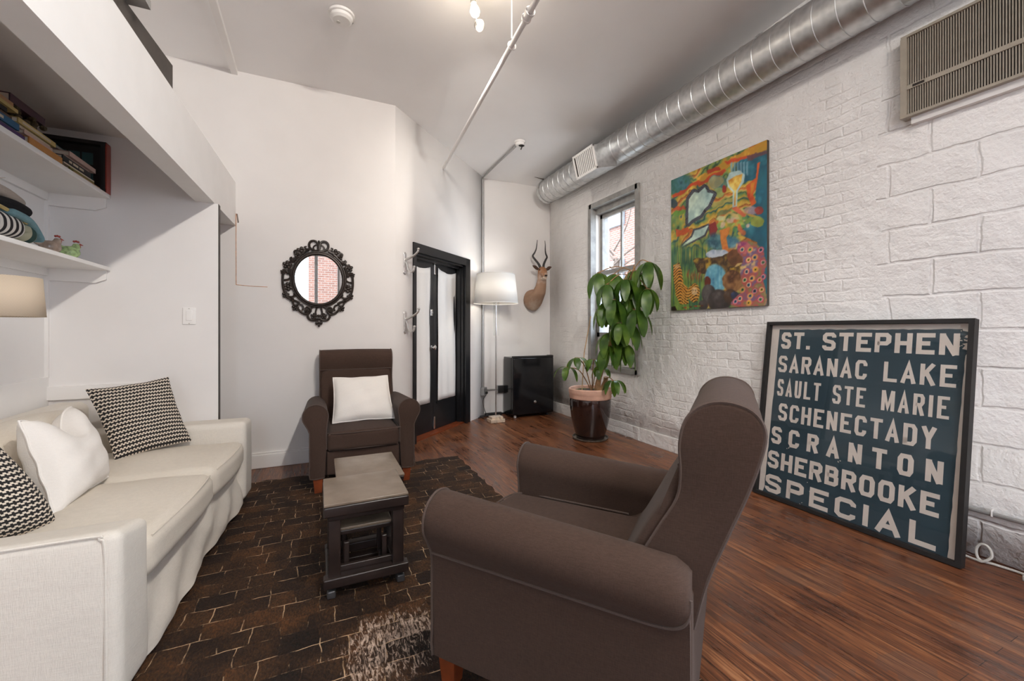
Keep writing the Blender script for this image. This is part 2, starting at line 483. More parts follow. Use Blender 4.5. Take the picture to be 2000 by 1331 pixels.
def g_rbox(sx, sy, sz, r, c=(0, 0, 0), seg=3, flat=1, fn=None):
    """rounded box; flat = subdivisions of the flat parts; fn(p) may move points (local, centred)"""
    hs = (sx / 2, sy / 2, sz / 2)
    r = min(r, min(hs) * 0.999)
    def samples(h):
        out = []
        for i in range(seg):
            a = (PI / 4) * (1 - i / seg)
            out.append(-(h - r) - r * math.tan(a))
        n = max(1, flat)
        for i in range(n + 1):
            out.append(-(h - r) + 2 * (h - r) * i / n)
        for i in range(seg):
            a = (PI / 4) * ((i + 1) / seg)
            out.append((h - r) + r * math.tan(a))
        return out
    S = [samples(h) for h in hs]
    verts, idx, faces = [], {}, []
    def vert(p):
        k = tuple(round(q, 6) for q in p)
        if k in idx:
            return idx[k]
        inn = [max(-(h - r), min(h - r, q)) for q, h in zip(p, hs)]
        d = [q - i for q, i in zip(p, inn)]
        L = math.sqrt(sum(q * q for q in d)) or 1
        q = [i + e / L * r for i, e in zip(inn, d)]
        if fn:
            q = fn(q)
        idx[k] = len(verts)
        verts.append(tuple(a + b for a, b in zip(q, c)))
        return idx[k]
    for ax in range(3):
        a1, a2 = (ax + 1) % 3, (ax + 2) % 3
        for sgn in (-1, 1):
            for i in range(len(S[a1]) - 1):
                for j in range(len(S[a2]) - 1):
                    q = []
                    for di, dj in ((0, 0), (1, 0), (1, 1), (0, 1)):
                        p = [0, 0, 0]
                        p[ax] = sgn * hs[ax]; p[a1] = S[a1][i + di]; p[a2] = S[a2][j + dj]
                        q.append(vert(p))
                    faces.append(tuple(q if sgn > 0 else q[::-1]))
    return verts, faces

def g_tube(path, r, seg=8, closed=False, cap=True):
    P = [Vector(p) for p in path]
    n = len(P)
    rs = r if isinstance(r, (list, tuple)) else [r] * n
    T = []
    for i in range(n):
        a = P[(i - 1) % n] if (closed or i > 0) else P[i]
        b = P[(i + 1) % n] if (closed or i < n - 1) else P[i]
        d = (b - a)
        T.append(d.normalized() if d.length > 1e-9 else Vector((0, 0, 1)))
    u = T[0].orthogonal().normalized()
    v, f = [], []
    for i in range(n):
        if i:
            ax = T[i - 1].cross(T[i])
            if ax.length > 1e-8:
                u = Matrix.Rotation(T[i - 1].angle(T[i]), 3, ax.normalized()) @ u
        u = (u - T[i] * u.dot(T[i])).normalized()
        w = T[i].cross(u)
        for k in range(seg):
            a = 2 * PI * k / seg
            v.append(tuple(P[i] + (u * math.cos(a) + w * math.sin(a)) * rs[i]))
    for i in range(n if closed else n - 1):
        j = (i + 1) % n
        for k in range(seg):
            l = (k + 1) % seg
            f.append((i * seg + k, i * seg + l, j * seg + l, j * seg + k))
    if cap and not closed:
        f.append(tuple(range(seg))[::-1])
        f.append(tuple((n - 1) * seg + k for k in range(seg)))
    return v, f

def spline(pts, n=6, closed=False):
    """Catmull-Rom through pts"""
    P = [Vector(p) for p in pts]
    m = len(P)
    out = []
    for i in range(m if closed else m - 1):
        p0 = P[(i - 1) % m] if (closed or i > 0) else P[0] * 2 - P[1]
        p1, p2 = P[i], P[(i + 1) % m]
        p3 = P[(i + 2) % m] if (closed or i + 2 < m) else P[-1] * 2 - P[-2]
        for k in range(n):
            t = k / n
            out.append(0.5 * ((2 * p1) + (p2 - p0) * t + (2 * p0 - 5 * p1 + 4 * p2 - p3) * t * t + (3 * p1 - p0 - 3 * p2 + p3) * t ** 3))
    if not closed:
        out.append(P[-1])
    return [tuple(p) for p in out]

def g_lathe(prof, seg=32, c=(0, 0, 0), close=True):
    v, f = [], []
    n = len(prof)
    for i in range(seg):
        a = 2 * PI * i / seg
        for r, z in prof:
            v.append((c[0] + r * math.cos(a), c[1] + r * math.sin(a), c[2] + z))
    for i in range(seg):
        j = (i + 1) % seg
        for k in range(n - 1):
            f.append((i * n + k, j * n + k, j * n + k + 1, i * n + k + 1))
    if close:
        if prof[0][0] > 1e-6:
            f.append(tuple(i * n for i in range(seg))[::-1])
        if prof[-1][0] > 1e-6:
            f.append(tuple(i * n + n - 1 for i in range(seg)))
    return v, f

def g_ell(rx, ry, rz, c=(0, 0, 0), seg=14, rings=9):
    prof = [(max(math.sin(PI * i / rings), 1e-4), -math.cos(PI * i / rings)) for i in range(rings + 1)]
    v, f = g_lathe(prof, seg, close=False)
    return [(c[0] + x * rx, c[1] + y * ry, c[2] + z * rz) for x, y, z in v], f

def g_prism(poly, d0, d1, axis='y'):
    """poly in 2D extruded from d0 to d1. axis y: (x,z); x: (y,z); z: (x,y)"""
    def mk(p, d):
        return {'y': (p[0], d, p[1]), 'x': (d, p[0], p[1]), 'z': (p[0], p[1], d)}[axis]
    n = len(poly)
    v = [mk(p, d0) for p in poly] + [mk(p, d1) for p in poly]
    f = [tuple(range(n))[::-1], tuple(range(n, 2 * n))] + [(i, (i + 1) % n, n + (i + 1) % n, n + i) for i in range(n)]
    return v, f

def g_loft(secs, cap=True):
    """list of equal-length closed point loops"""
    n = len(secs[0])
    v = [tuple(p) for s in secs for p in s]
    f = []
    for i in range(len(secs) - 1):
        for k in range(n):
            l = (k + 1) % n
            f.append((i * n + k, i * n + l, (i + 1) * n + l, (i + 1) * n + k))
    if cap:
        f.append(tuple(range(n))[::-1])
        f.append(tuple((len(secs) - 1) * n + k for k in range(n)))
    return v, f

def g_move(g, M):
    if isinstance(M, (tuple, list, Vector)):
        M = Matrix.Translation(Vector(M))
    return ([tuple(M @ Vector(p)) for p in g[0]], g[1], *g[2:])

def rot(ax, deg):
    return Matrix.Rotation(R(deg), 4, ax)
def mv(x, y, z):
    return Matrix.Translation((x, y, z))

def build(name, geos, mat, parent=None, angle=35, loc=None, rotz=0, fix=True):
    if isinstance(geos, tuple):
        geos = [geos]
    V, F, U = [], [], []
    has_uv = any(len(g) > 2 for g in geos)
    for g in geos:
        o = len(V)
        V += g[0]
        F += [tuple(i + o for i in f) for f in g[1]]
        U += list(g[2]) if len(g) > 2 else [(0, 0)] * len(g[0])
    me = bpy.data.meshes.new(name)
    me.from_pydata(V, [], F)
    if has_uv:
        uv = me.uv_layers.new(name='UVMap')
        for lp in me.loops:
            uv.data[lp.index].uv = U[lp.vertex_index]
    if fix:
        bm = bmesh.new(); bm.from_mesh(me)
        bmesh.ops.recalc_face_normals(bm, faces=bm.faces)
        bm.to_mesh(me); bm.free()
    for p in me.polygons:
        p.use_smooth = True
    me.set_sharp_from_angle(angle=R(angle))
    me.materials.append(MATS[mat])
    o = bpy.data.objects.new(name, me)
    COL.objects.link(o)
    if parent:
        o.parent = parent
    if loc is not None:
        o.location = loc
    if rotz:
        o.rotation_euler.z = rotz
    return o

def tag(o, label, cat, group=None, kind=None):
    o['label'] = label
    o['category'] = cat
    if group:
        o['group'] = group
    if kind:
        o['kind'] = kind
    return o

def thing(name, label, cat, loc=(0, 0, 0), rotz=0.0, group=None):
    o = bpy.data.objects.new(name, None)
    o.empty_display_size = 0.1
    COL.objects.link(o)
    o.location = loc
    o.rotation_euler = (0, 0, rotz)
    return tag(o, label, cat, group)

def struct(name, geos, mat, parent=None, label=None, **kw):
    o = build(name, geos, mat, parent, **kw)
    if parent is None:
        o['kind'] = 'structure'
        if label:
            o['label'] = label
    return o

def subd(o, lv=1):
    m = o.modifiers.new('subd', 'SUBSURF'); m.levels = lv; m.render_levels = lv
    return o

# ------------------------------------------------------------------ the room
def ceil_z(y):
    return 3.268 + 0.0617 * (4.035 - y)
YB = 4.035          # back wall with the mirror
DA = Vector((0.645, 4.035, 0)); DU = Vector((0.7454, 0.6667, 0)); DN = Vector((0.6667, -0.7454, 0))   # diagonal wall with the doors
YC = 5.254          # short wall with the antelope
XC = 2.008

def g_wall_holes(axis, at, th, u0, u1, z0, z1, holes):
    """wall slab in the plane axis=at, thickness th (signed, away from the room), rectangular holes (u0,u1,z0,z1)"""
    us = sorted({u0, u1, *[h[0] for h in holes], *[h[1] for h in holes]})
    zs = sorted({z0, z1, *[h[2] for h in holes], *[h[3] for h in holes]})
    def P(u, z, d):
        return (at + d, u, z) if axis == 'x' else (u, at + d, z)
    def inside(u, z):
        return any(h[0] < u < h[1] and h[2] < z < h[3] for h in holes)
    V, F = [], []
    def quad(*p):
        o = len(V); V.extend(p); F.append((o, o + 1, o + 2, o + 3))
    solid = lambda i, j: 0 <= i < len(us) - 1 and 0 <= j < len(zs) - 1 and not inside((us[i] + us[i + 1]) / 2, (zs[j] + zs[j + 1]) / 2)
    for i in range(len(us) - 1):
        for j in range(len(zs) - 1):
            if not solid(i, j):
                continue
            a, b, c, d = us[i], us[i + 1], zs[j], zs[j + 1]
            for dd in (0, th):
                quad(P(a, c, dd), P(b, c, dd), P(b, d, dd), P(a, d, dd))
            if not solid(i - 1, j): quad(P(a, c, 0), P(a, d, 0), P(a, d, th), P(a, c, th))
            if not solid(i + 1, j): quad(P(b, c, 0), P(b, d, 0), P(b, d, th), P(b, c, th))
            if not solid(i, j - 1): quad(P(a, c, 0), P(b, c, 0), P(b, c, th), P(a, c, th))
            if not solid(i, j + 1): quad(P(a, d, 0), P(b, d, 0), P(b, d, th), P(a, d, th))
    return V, F

def weld(o, d=1e-5):
    bm = bmesh.new(); bm.from_mesh(o.data)
    bmesh.ops.remove_doubles(bm, verts=bm.verts, dist=d)
    bmesh.ops.recalc_face_normals(bm, faces=bm.faces)
    bm.to_mesh(o.data); bm.free()

struct('floor', g_span(XL - 0.9, XR + 0.3, YR - 0.3, YC + 0.6, -0.06, 0), 'plank_floor')
yc0, yc1 = YR - 0.3, YC + 0.5
struct('ceiling', g_prism([(yc0, ceil_z(yc0)), (yc1, ceil_z(yc1)), (yc1, ceil_z(yc1) + 0.1), (yc0, ceil_z(yc0) + 0.1)], XL - 0.9, XR + 0.3, 'x'), 'ceiling_paint')
w = struct('wall_right', g_wall_holes('x', XR, 0.28, YR, YC + 0.1, 0, 3.85, [WIN_R, WIN_FILL]), 'painted_brick'); weld(w)
w = struct('wall_rear', g_wall_holes('y', YR, -0.25, XL - 0.9, XR + 0.28, 0, 3.85, [WIN_A, WIN_B]), 'wall_paint'); weld(w)
struct('wall_back', g_span(XL - 0.9, DA.x, YB, YB + 0.12, 0, 3.36), 'wall_paint')
struct('wall_corner', g_span(XC, XR, YC, YC + 0.12, 0, 3.3), 'wall_paint')
struct('wall_left', g_span(XL - 0.12, XL, YR, YB, 0, 2.36), 'wall_paint')
struct('wall_loft', g_span(XL - 0.9, XL - 0.80, YR, YB, 2.40, 3.85), 'wall_paint')
# niche wall with its end face dark where the pocket opening begins
struct('wall_niche', [g_span(XL, -0.625, 3.389, 3.452, 0, 2.002), g_span(XL, -0.70, 3.389, 3.452, 2.002, 2.351)], 'wall_paint')
struct('trim_1', g_span(-0.631, -0.6235, 3.394, 3.450, 0.0, 2.003), 'dark_board', label='dark strip on the end of the niche wall')
# loft beam: its face turns slightly with the left wall
def left_x(x, y, k=0.0292):
    return x - k * (YB - y)
def g_slab_left(x0, x1, y0, y1, z0, z1):
    v, f = g_span(0, 1, 0, 1, z0, z1)
    return [(left_x(x0 if p[0] < 0.5 else x1, y0 if p[1] < 0.5 else y1), y0 if p[1] < 0.5 else y1, p[2]) for p in v], f
struct('trim_2', g_slab_left(-0.731, -0.625, YR, YB, 2.003, 2.352), 'trim_paint', label='deep white beam carrying the loft above the sofa')
struct('ceiling_loft', g_slab_left(XL - 0.9, -0.725, YR, YB, 2.351, 2.40), 'wall_paint', label='underside of the loft above the shelves')
struct('ceiling_hall', g_span(XL, -0.735, 3.452, YB, 2.003, 2.04), 'wall_paint')
struct('wall_hall', g_span(XL - 0.1, XL, 3.452, YB, 0, 2.04), 'wall_paint')
# batten on the ceiling
y0, y1 = YR, YB
struct('trim_3', g_prism([(y0, ceil_z(y0) - 0.035), (y1, ceil_z(y1) - 0.035), (y1, ceil_z(y1)), (y0, ceil_z(y0))], -0.655, -0.610, 'x'), 'trim_paint', label='white batten running along the ceiling above the loft edge')
# left wall boarding behind the sofa
struct('trim_4', g_span(XL, XL + 0.012, YR, 3.389, 0.0, 0.872), 'trim_paint', label='white boarding behind the sofa back')
struct('trim_5', g_span(XL + 0.005, -1.02, 3.369, 3.389, 0.735, 0.815), 'trim_paint', label='short white board nailed to the niche wall')
struct('trim_6', g_span(XL, XL + 0.016, 3.372, 3.389, 0.872, 2.0), 'trim_paint', label='corner bead between the niche and left walls')
# baseboards
struct('baseboard_back', [g_rbox(1.55, 0.022, 0.115, 0.006, (-0.13, YB - 0.011, 0.0575)), g_rbox(1.55, 0.016, 0.02, 0.006, (-0.13, YB - 0.008, 0.122))], 'trim_paint')
struct('baseboard_corner', g_span(XC + 0.02, XR, YC - 0.012, YC, 0, 0.02), 'black_matte')

# diagonal wall with an opening for the doors; recess 0.10
D0, D1, DT, REC = 0.305, 1.30, 1.955, 0.12
DM = Matrix(((DU.x, -DN.x, 0, DA.x), (DU.y, -DN.y, 0, DA.y), (0, 0, 1, 0), (0, 0, 0, 1)))   # local: x along, y into the wall, z up
LEN = math.hypot(XC - DA.x, YC - DA.y)
v, f = g_wall_holes('y', 0, 0.16, 0, LEN, 0, 3.36, [(D0, D1 + 0.06, -1, DT)])
w = struct('wall_diagonal', g_move((v, f), DM), 'wall_paint'); weld(w)

door = bpy.data.objects.new('door_1', None); COL.objects.link(door)
door.matrix_world = DM
door['kind'] = 'structure'
door['label'] = 'pair of black glazed doors in the angled wall, hung with white cloth panels'
E1 = D1 + 0.06
build('door_frame', [
    g_span(D0 - 0.012, D0 + 0.006, -0.012, 0.16, 0, DT), g_span(E1 - 0.05, E1 + 0.06, -0.014, 0.004, 0, DT + 0.075),
    g_span(D0 - 0.04, E1 + 0.06, -0.014, 0.004, DT - 0.012, DT + 0.078), g_span(D0 - 0.04, D0 + 0.008, -0.014, 0.004, 0, DT + 0.01),
    g_span(E1 - 0.03, E1, 0.0, 0.16, 0, DT), g_span(E1 - 0.055, E1 - 0.03, 0.02, 0.075, 0, DT), g_span(E1 - 0.07, E1 - 0.055, 0.06, 0.11, 0, DT),
    g_span(D0, E1, 0.02, 0.16, DT - 0.03, DT), g_span(D0, E1, 0.07, 0.12, DT - 0.055, DT - 0.03)], 'black_paint', door)
build('threshold', g_span(D0, E1, 0.02, 0.16, 0.0, 0.018), 'red_wood', door)
LW = (E1 - 0.07 - D0 - 0.005) / 2
def leaf(x0, knob):
    fr = build('door_leaf', [
        g_span(x0, x0 + 0.075, REC, REC + 0.035, 0.02, DT - 0.055), g_span(x0 + LW - 0.075, x0 + LW, REC, REC + 0.035, 0.02, DT - 0.055),
        g_span(x0 + 0.075, x0 + LW - 0.075, REC, REC + 0.035, 0.02, 0.32),
        g_span(x0 + 0.075, x0 + LW - 0.075, REC, REC + 0.035, DT - 0.16, DT - 0.055),
        g_span(x0 + 0.06, x0 + LW - 0.06, REC - 0.012, REC, 0.31, 0.335)], 'black_paint', door)
    build('glass_pane', g_span(x0 + 0.07, x0 + LW - 0.07, REC + 0.014, REC + 0.02, 0.31, DT - 0.15), 'window_glass', fr)
    return fr
la = leaf(D0 + 0.003, True)
lb = leaf(D0 + 0.003 + LW + 0.004, False)
def cloth_panel(x0, x1, z0, z1, sag, parent):
    n, m = 18, 24
    V, F = [], []
    for j in range(m + 1):
        for i in range(n + 1):
            a, b = i / n, j / m
            zt = z1 - sag * math.sin(PI * min(1, a * 1.0) * 0.9) * (1 if True else 0)
            V.append((x0 + (x1 - x0) * a + 0.006 * math.sin(9 * b) * (a - 0.5), REC - 0.006 - 0.005 * math.sin(a * 17 + b * 2) - 0.003 * math.sin(b * 7), z0 + (zt - z0) * b))
    for j in range(m):
        for i in range(n):
            k = j * (n + 1) + i
            F.append((k, k + 1, k + n + 2, k + n + 1))
    o = build('curtain', (V, F), 'white_curtain', parent, fix=False)
    md = o.modifiers.new('thick', 'SOLIDIFY'); md.thickness = 0.002
    o['label'] = 'white cloth panel'
    return o
xa = D0 + 0.003
cloth_panel(xa + 0.012, xa + LW - 0.062, 0.34, DT - 0.09, 0.045, la)
xb = xa + LW + 0.004
cloth_panel(xb + 0.085, xb + LW - 0.01, 0.34, DT - 0.09, 0.045, lb)
kx = xa + LW - 0.036
k = build('door_knob', [g_move(g_lathe([(0.0001, 0), (0.022, 0.0), (0.024, 0.006), (0.010, 0.010), (0.009, 0.03), (0.024, 0.04), (0.027, 0.052), (0.018, 0.062), (0.0001, 0.064)], 20), mv(kx, REC, 0.955) @ rot('X', 90))], 'chrome', la)
k['label'] = 'polished knob'
build('deadbolt', [g_rbox(0.042, 0.012, 0.075, 0.005, (kx, REC - 0.005, 1.345)), g_move(g_lathe([(0.0001, 0), (0.015, 0), (0.013, 0.008), (0.0001, 0.009)], 16), mv(kx, REC - 0.01, 1.345) @ rot('X', 90))], 'chrome', la)
b1_ = build('slide_bolt', [g_rbox(0.03, 0.012, 0.12, 0.003, (xb + 0.02, REC - 0.006, DT - 0.115))], 'chrome', lb)
b1_['label'] = 'chrome top bolt'
b2_ = build('slide_bolt', [g_rbox(0.03, 0.012, 0.14, 0.003, (xb + 0.012, REC - 0.006, 0.10))], 'chrome', lb)
b2_['label'] = 'chrome foot bolt'
# dark lobby behind the doors
struct('wall_lobby', [g_move(g, DM) for g in (g_span(-0.02, LEN + 0.02, 0.80, 0.82, 0, 2.3), g_span(-0.02, 0.0, 0.16, 0.80, 0, 2.3), g_span(LEN, LEN + 0.02, 0.16, 0.80, 0, 2.3), g_span(-0.02, LEN + 0.02, 0.16, 0.82, 2.3, 2.32))], 'lobby_wood')

# ------------------------------------------------------------------ right-hand window (double hung, grey frame)
y0, y1, z0, z1 = WIN_R
win = bpy.data.objects.new('window_1', None); COL.objects.link(win)
win.location = (XR, 0, 0)
win['kind'] = 'structure'; win['label'] = 'tall double-hung window with grey metal frame behind the plant'
build('window_frame', [
    g_span(-0.025, 0.05, y0 - 0.022, y0 + 0.035, z0 - 0.02, z1 + 0.02), g_span(-0.025, 0.05, y1 - 0.035, y1 + 0.022, z0 - 0.02, z1 + 0.02),
    g_span(-0.025, 0.05, y0, y1, z1 - 0.035, z1 + 0.022), g_span(-0.025, 0.10, y0, y1, z0 - 0.022, z0 + 0.03),
    g_span(0.05, 0.24, y0, y0 + 0.028, z0, z1), g_span(0.05, 0.24, y1 - 0.028, y1, z0, z1),
    g_span(0.05, 0.24, y0, y1, z1 - 0.10, z1), g_span(0.05, 0.24, y0, y1, z0, z0 + 0.02)], 'grey_frame', win)
zm = 1.83
def sash(name, xx, za, zb, muntin, dark):
    s = build(name, [g_span(xx, xx + 0.035, y0 + 0.03, y0 + 0.08, za, zb), g_span(xx, xx + 0.035, y1 - 0.08, y1 - 0.03, za, zb),
                     g_span(xx, xx + 0.035, y0 + 0.03, y1 - 0.03, zb - 0.05, zb), g_span(xx, xx + 0.035, y0 + 0.03, y1 - 0.03, za, za + 0.05)]
              + ([g_span(xx + 0.005, xx + 0.03, (y0 + y1) / 2 - 0.014, (y0 + y1) / 2 + 0.014, za, zb)] if muntin else []), 'grey_frame', win)
    build('pane', g_span(xx + 0.015, xx + 0.019, y0 + 0.07, y1 - 0.07, za + 0.04, zb - 0.04), 'window_glass', s)
sash('upper_sash', 0.115, zm - 0.02, z1 - 0.10, True, False)
sash('lower_sash', 0.07, 1.07, zm + 0.03, True, True)
jl = build('jamb_liner', [g_span(0.052, 0.115, y1 - 0.036, y1 - 0.029, zm, z1 - 0.1)], 'trim_paint', win)
jl['label'] = 'white jamb strip'

ac = thing('window_air_conditioner', 'white louvred air conditioner sitting in the bottom of the window', 'air conditioner', (XR + 0.08, (y0 + y1) / 2, z0 + 0.03))
aw = 0.80
build('housing', [g_rbox(0.34, aw, 0.36, 0.012, (0.17, 0, 0.18))], 'white_plastic', ac)
build('louvre_panel', [g_span(-0.016, 0.0, -0.13, aw / 2 - 0.03, 0.03 + 0.022 * i, 0.03 + 0.022 * i + 0.013) for i in range(14)], 'white_plastic', ac)
build('control_panel', [g_rbox(0.024, 0.20, 0.34, 0.01, (-0.006, -aw / 2 + 0.12, 0.18))], 'white_plastic', ac)

# rear windows, behind the camera; the mirror shows the first
for i, wd in enumerate((WIN_A, WIN_B)):
    x0, x1, za, zb = wd
    wr = bpy.data.objects.new('window_%d' % (i + 2), None); COL.objects.link(wr)
    wr['kind'] = 'structure'; wr['label'] = ('large grey framed window seen in the mirror', 'large grey framed window behind the camera')[i]
    xm = (x0 + x1) / 2 + (0.37 if i == 0 else 0)
    build('window_frame', [g_span(x0 - 0.03, x0 + 0.04, YR - 0.14, YR - 0.07, za, zb), g_span(x1 - 0.04, x1 + 0.03, YR - 0.14, YR - 0.07, za, zb),
                           g_span(x0, x1, YR - 0.14, YR - 0.07, zb - 0.05, zb + 0.02), g_span(x0, x1, YR - 0.14, YR - 0.07, za, za + 0.05),
                           g_span(xm - 0.035, xm + 0.035, YR - 0.14, YR - 0.07, za, zb)], 'grey_frame', wr)
    for xs, xe in ((x0 + 0.04, xm - 0.035), (xm + 0.035, x1 - 0.04)):
        build('pane', g_span(xs, xe, YR - 0.107, YR - 0.103, za + 0.05, zb - 0.05), 'window_glass', wr)

ws = bpy.data.objects.new('window_4', None); COL.objects.link(ws)
ws['kind'] = 'structure'; ws['label'] = 'wide grey framed window added unseen behind the camera to light the left side'
ya_, yb_, za_, zb_ = WIN_FILL
ym_ = (ya_ + yb_) / 2
build('window_frame', [g_span(XR + 0.08, XR + 0.15, y - 0.04, y + 0.04, za_, zb_) for y in (ya_ + 0.03, ym_, yb_ - 0.03)] + [g_span(XR + 0.08, XR + 0.15, ya_, yb_, z - 0.03, z + 0.03) for z in (za_ + 0.03, zb_ - 0.03)], 'grey_frame', ws)
for a_, b_ in ((ya_ + 0.07, ym_ - 0.04), (ym_ + 0.04, yb_ - 0.07)):
    build('pane', g_span(XR + 0.113, XR + 0.117, a_, b_, za_ + 0.06, zb_ - 0.06), 'window_glass', ws)

# the yard: ground, brick houses and a bare tree
struct('ground_yard', g_span(-25, 25, -25, 25, -3.2, -3.0), 'yard_ground')
def house(name, label, x0, x1, y0, y1, z1, wins):
    h_ = thing(name, label, 'building', ((x0 + x1) / 2, (y0 + y1) / 2, -3.0), 0, 'brick houses across the yard')
    v, f = g_span(x0, x1, y0, y1, -3.0, z1)
    inv = mv(-h_.location.x, -h_.location.y, 3.0)
    build('brick_wall', g_move((v, f), inv), 'yard_brick', h_)
    build('parapet', g_move(g_span(x0 - 0.1, x1 + 0.1, y0 - 0.1, y1 + 0.1, z1, z1 + 0.25), inv), 'yard_ground', h_)
    for wv_ in wins:
        wo = build('window', g_move(g_span(*wv_), inv), 'yard_window', h_)
    return h_
house('brick_house', 'brick house wall across the yard seen through the side window', 9.5, 14, 2, 16, 7.5,
      [(9.42, 9.5, y, y + 0.9, z, z + 1.6) for y in (8.2, 11.4) for z in (2.0, 4.8)])
house('brick_house', 'sunlit brick house reflected in the right half of the mirror', -0.35, 8, -12.0, -7.5, 8.5, [])
house('brick_house', 'low brick house reflected in the left half of the mirror', -9, -1.2, -19, -14, 3.5, [])
tr_ = thing('bare_tree', 'bare winter tree outside the side window', 'tree', (6.8, 8.6, -3.0))
build('tree_trunk', g_tube(spline([(0, 0, 0), (0.1, 0.05, 2), (0.05, 0.2, 4), (0.2, 0.1, 6)]), 0.09, 8), 'branch', tr_)
br = []
r2 = random.Random(3)
for i in range(26):
    z = 3.2 + 0.12 * i
    a = r2.uniform(0, 2 * PI)
    p = [Vector((0.1, 0.1, z))]
    d = Vector((math.cos(a), math.sin(a), 0.6))
    for k in range(5):
        d = (d + Vector((r2.uniform(-.5, .5), r2.uniform(-.5, .5), r2.uniform(-.2, .4)))).normalized()
        p.append(p[-1] + d * 0.4)
    br.append(g_tube(spline([tuple(q) for q in p], 3), [0.028 * (1 - j / 16.5) for j in range(16)], 5))
build('branches', br, 'branch', tr_)

# ------------------------------------------------------------------ rug
def rug_geo():
    x0, x1, y0, y1 = -0.74, 1.128, 0.55, 3.64
    n, m = 40, 60
    r_ = random.Random(5)
    V, F = [], []
    for k, z in enumerate((0.002, 0.012)):
        for j in range(m + 1):
            for i in range(n + 1):
                x = x0 + (x1 - x0) * i / n; y = y0 + (y1 - y0) * j / m
                if i in (0, n): x += 0.008 * math.sin(j * 1.9) + 0.004 * math.sin(j * 4.3)
                if j in (0, m): y += 0.010 * math.sin(i * 1.7) + 0.006 * math.sin(i * 4.1)
                V.append((x, y, z))
    o = (n + 1) * (m + 1)
    for j in range(m):
        for i in range(n):
            a = j * (n + 1) + i
            F.append((o + a, o + a + 1, o + a + n + 2, o + a + n + 1))
            F.append((a, a + n + 1, a + n + 2, a + 1))
    edge = [i for i in range(n)] + [j * (n + 1) + n for j in range(m)] + [m * (n + 1) + n - i for i in range(n)] + [(m - j) * (n + 1) for j in range(m)]
    for a, b in zip(edge, edge[1:] + edge[:1]):
        F.append((a, b, o + b, o + a))
    return V, F
tag(build('hide_rug', rug_geo(), 'cowhide'), 'dark brown patchwork cowhide rug with pale seams on the plank floor', 'rug')

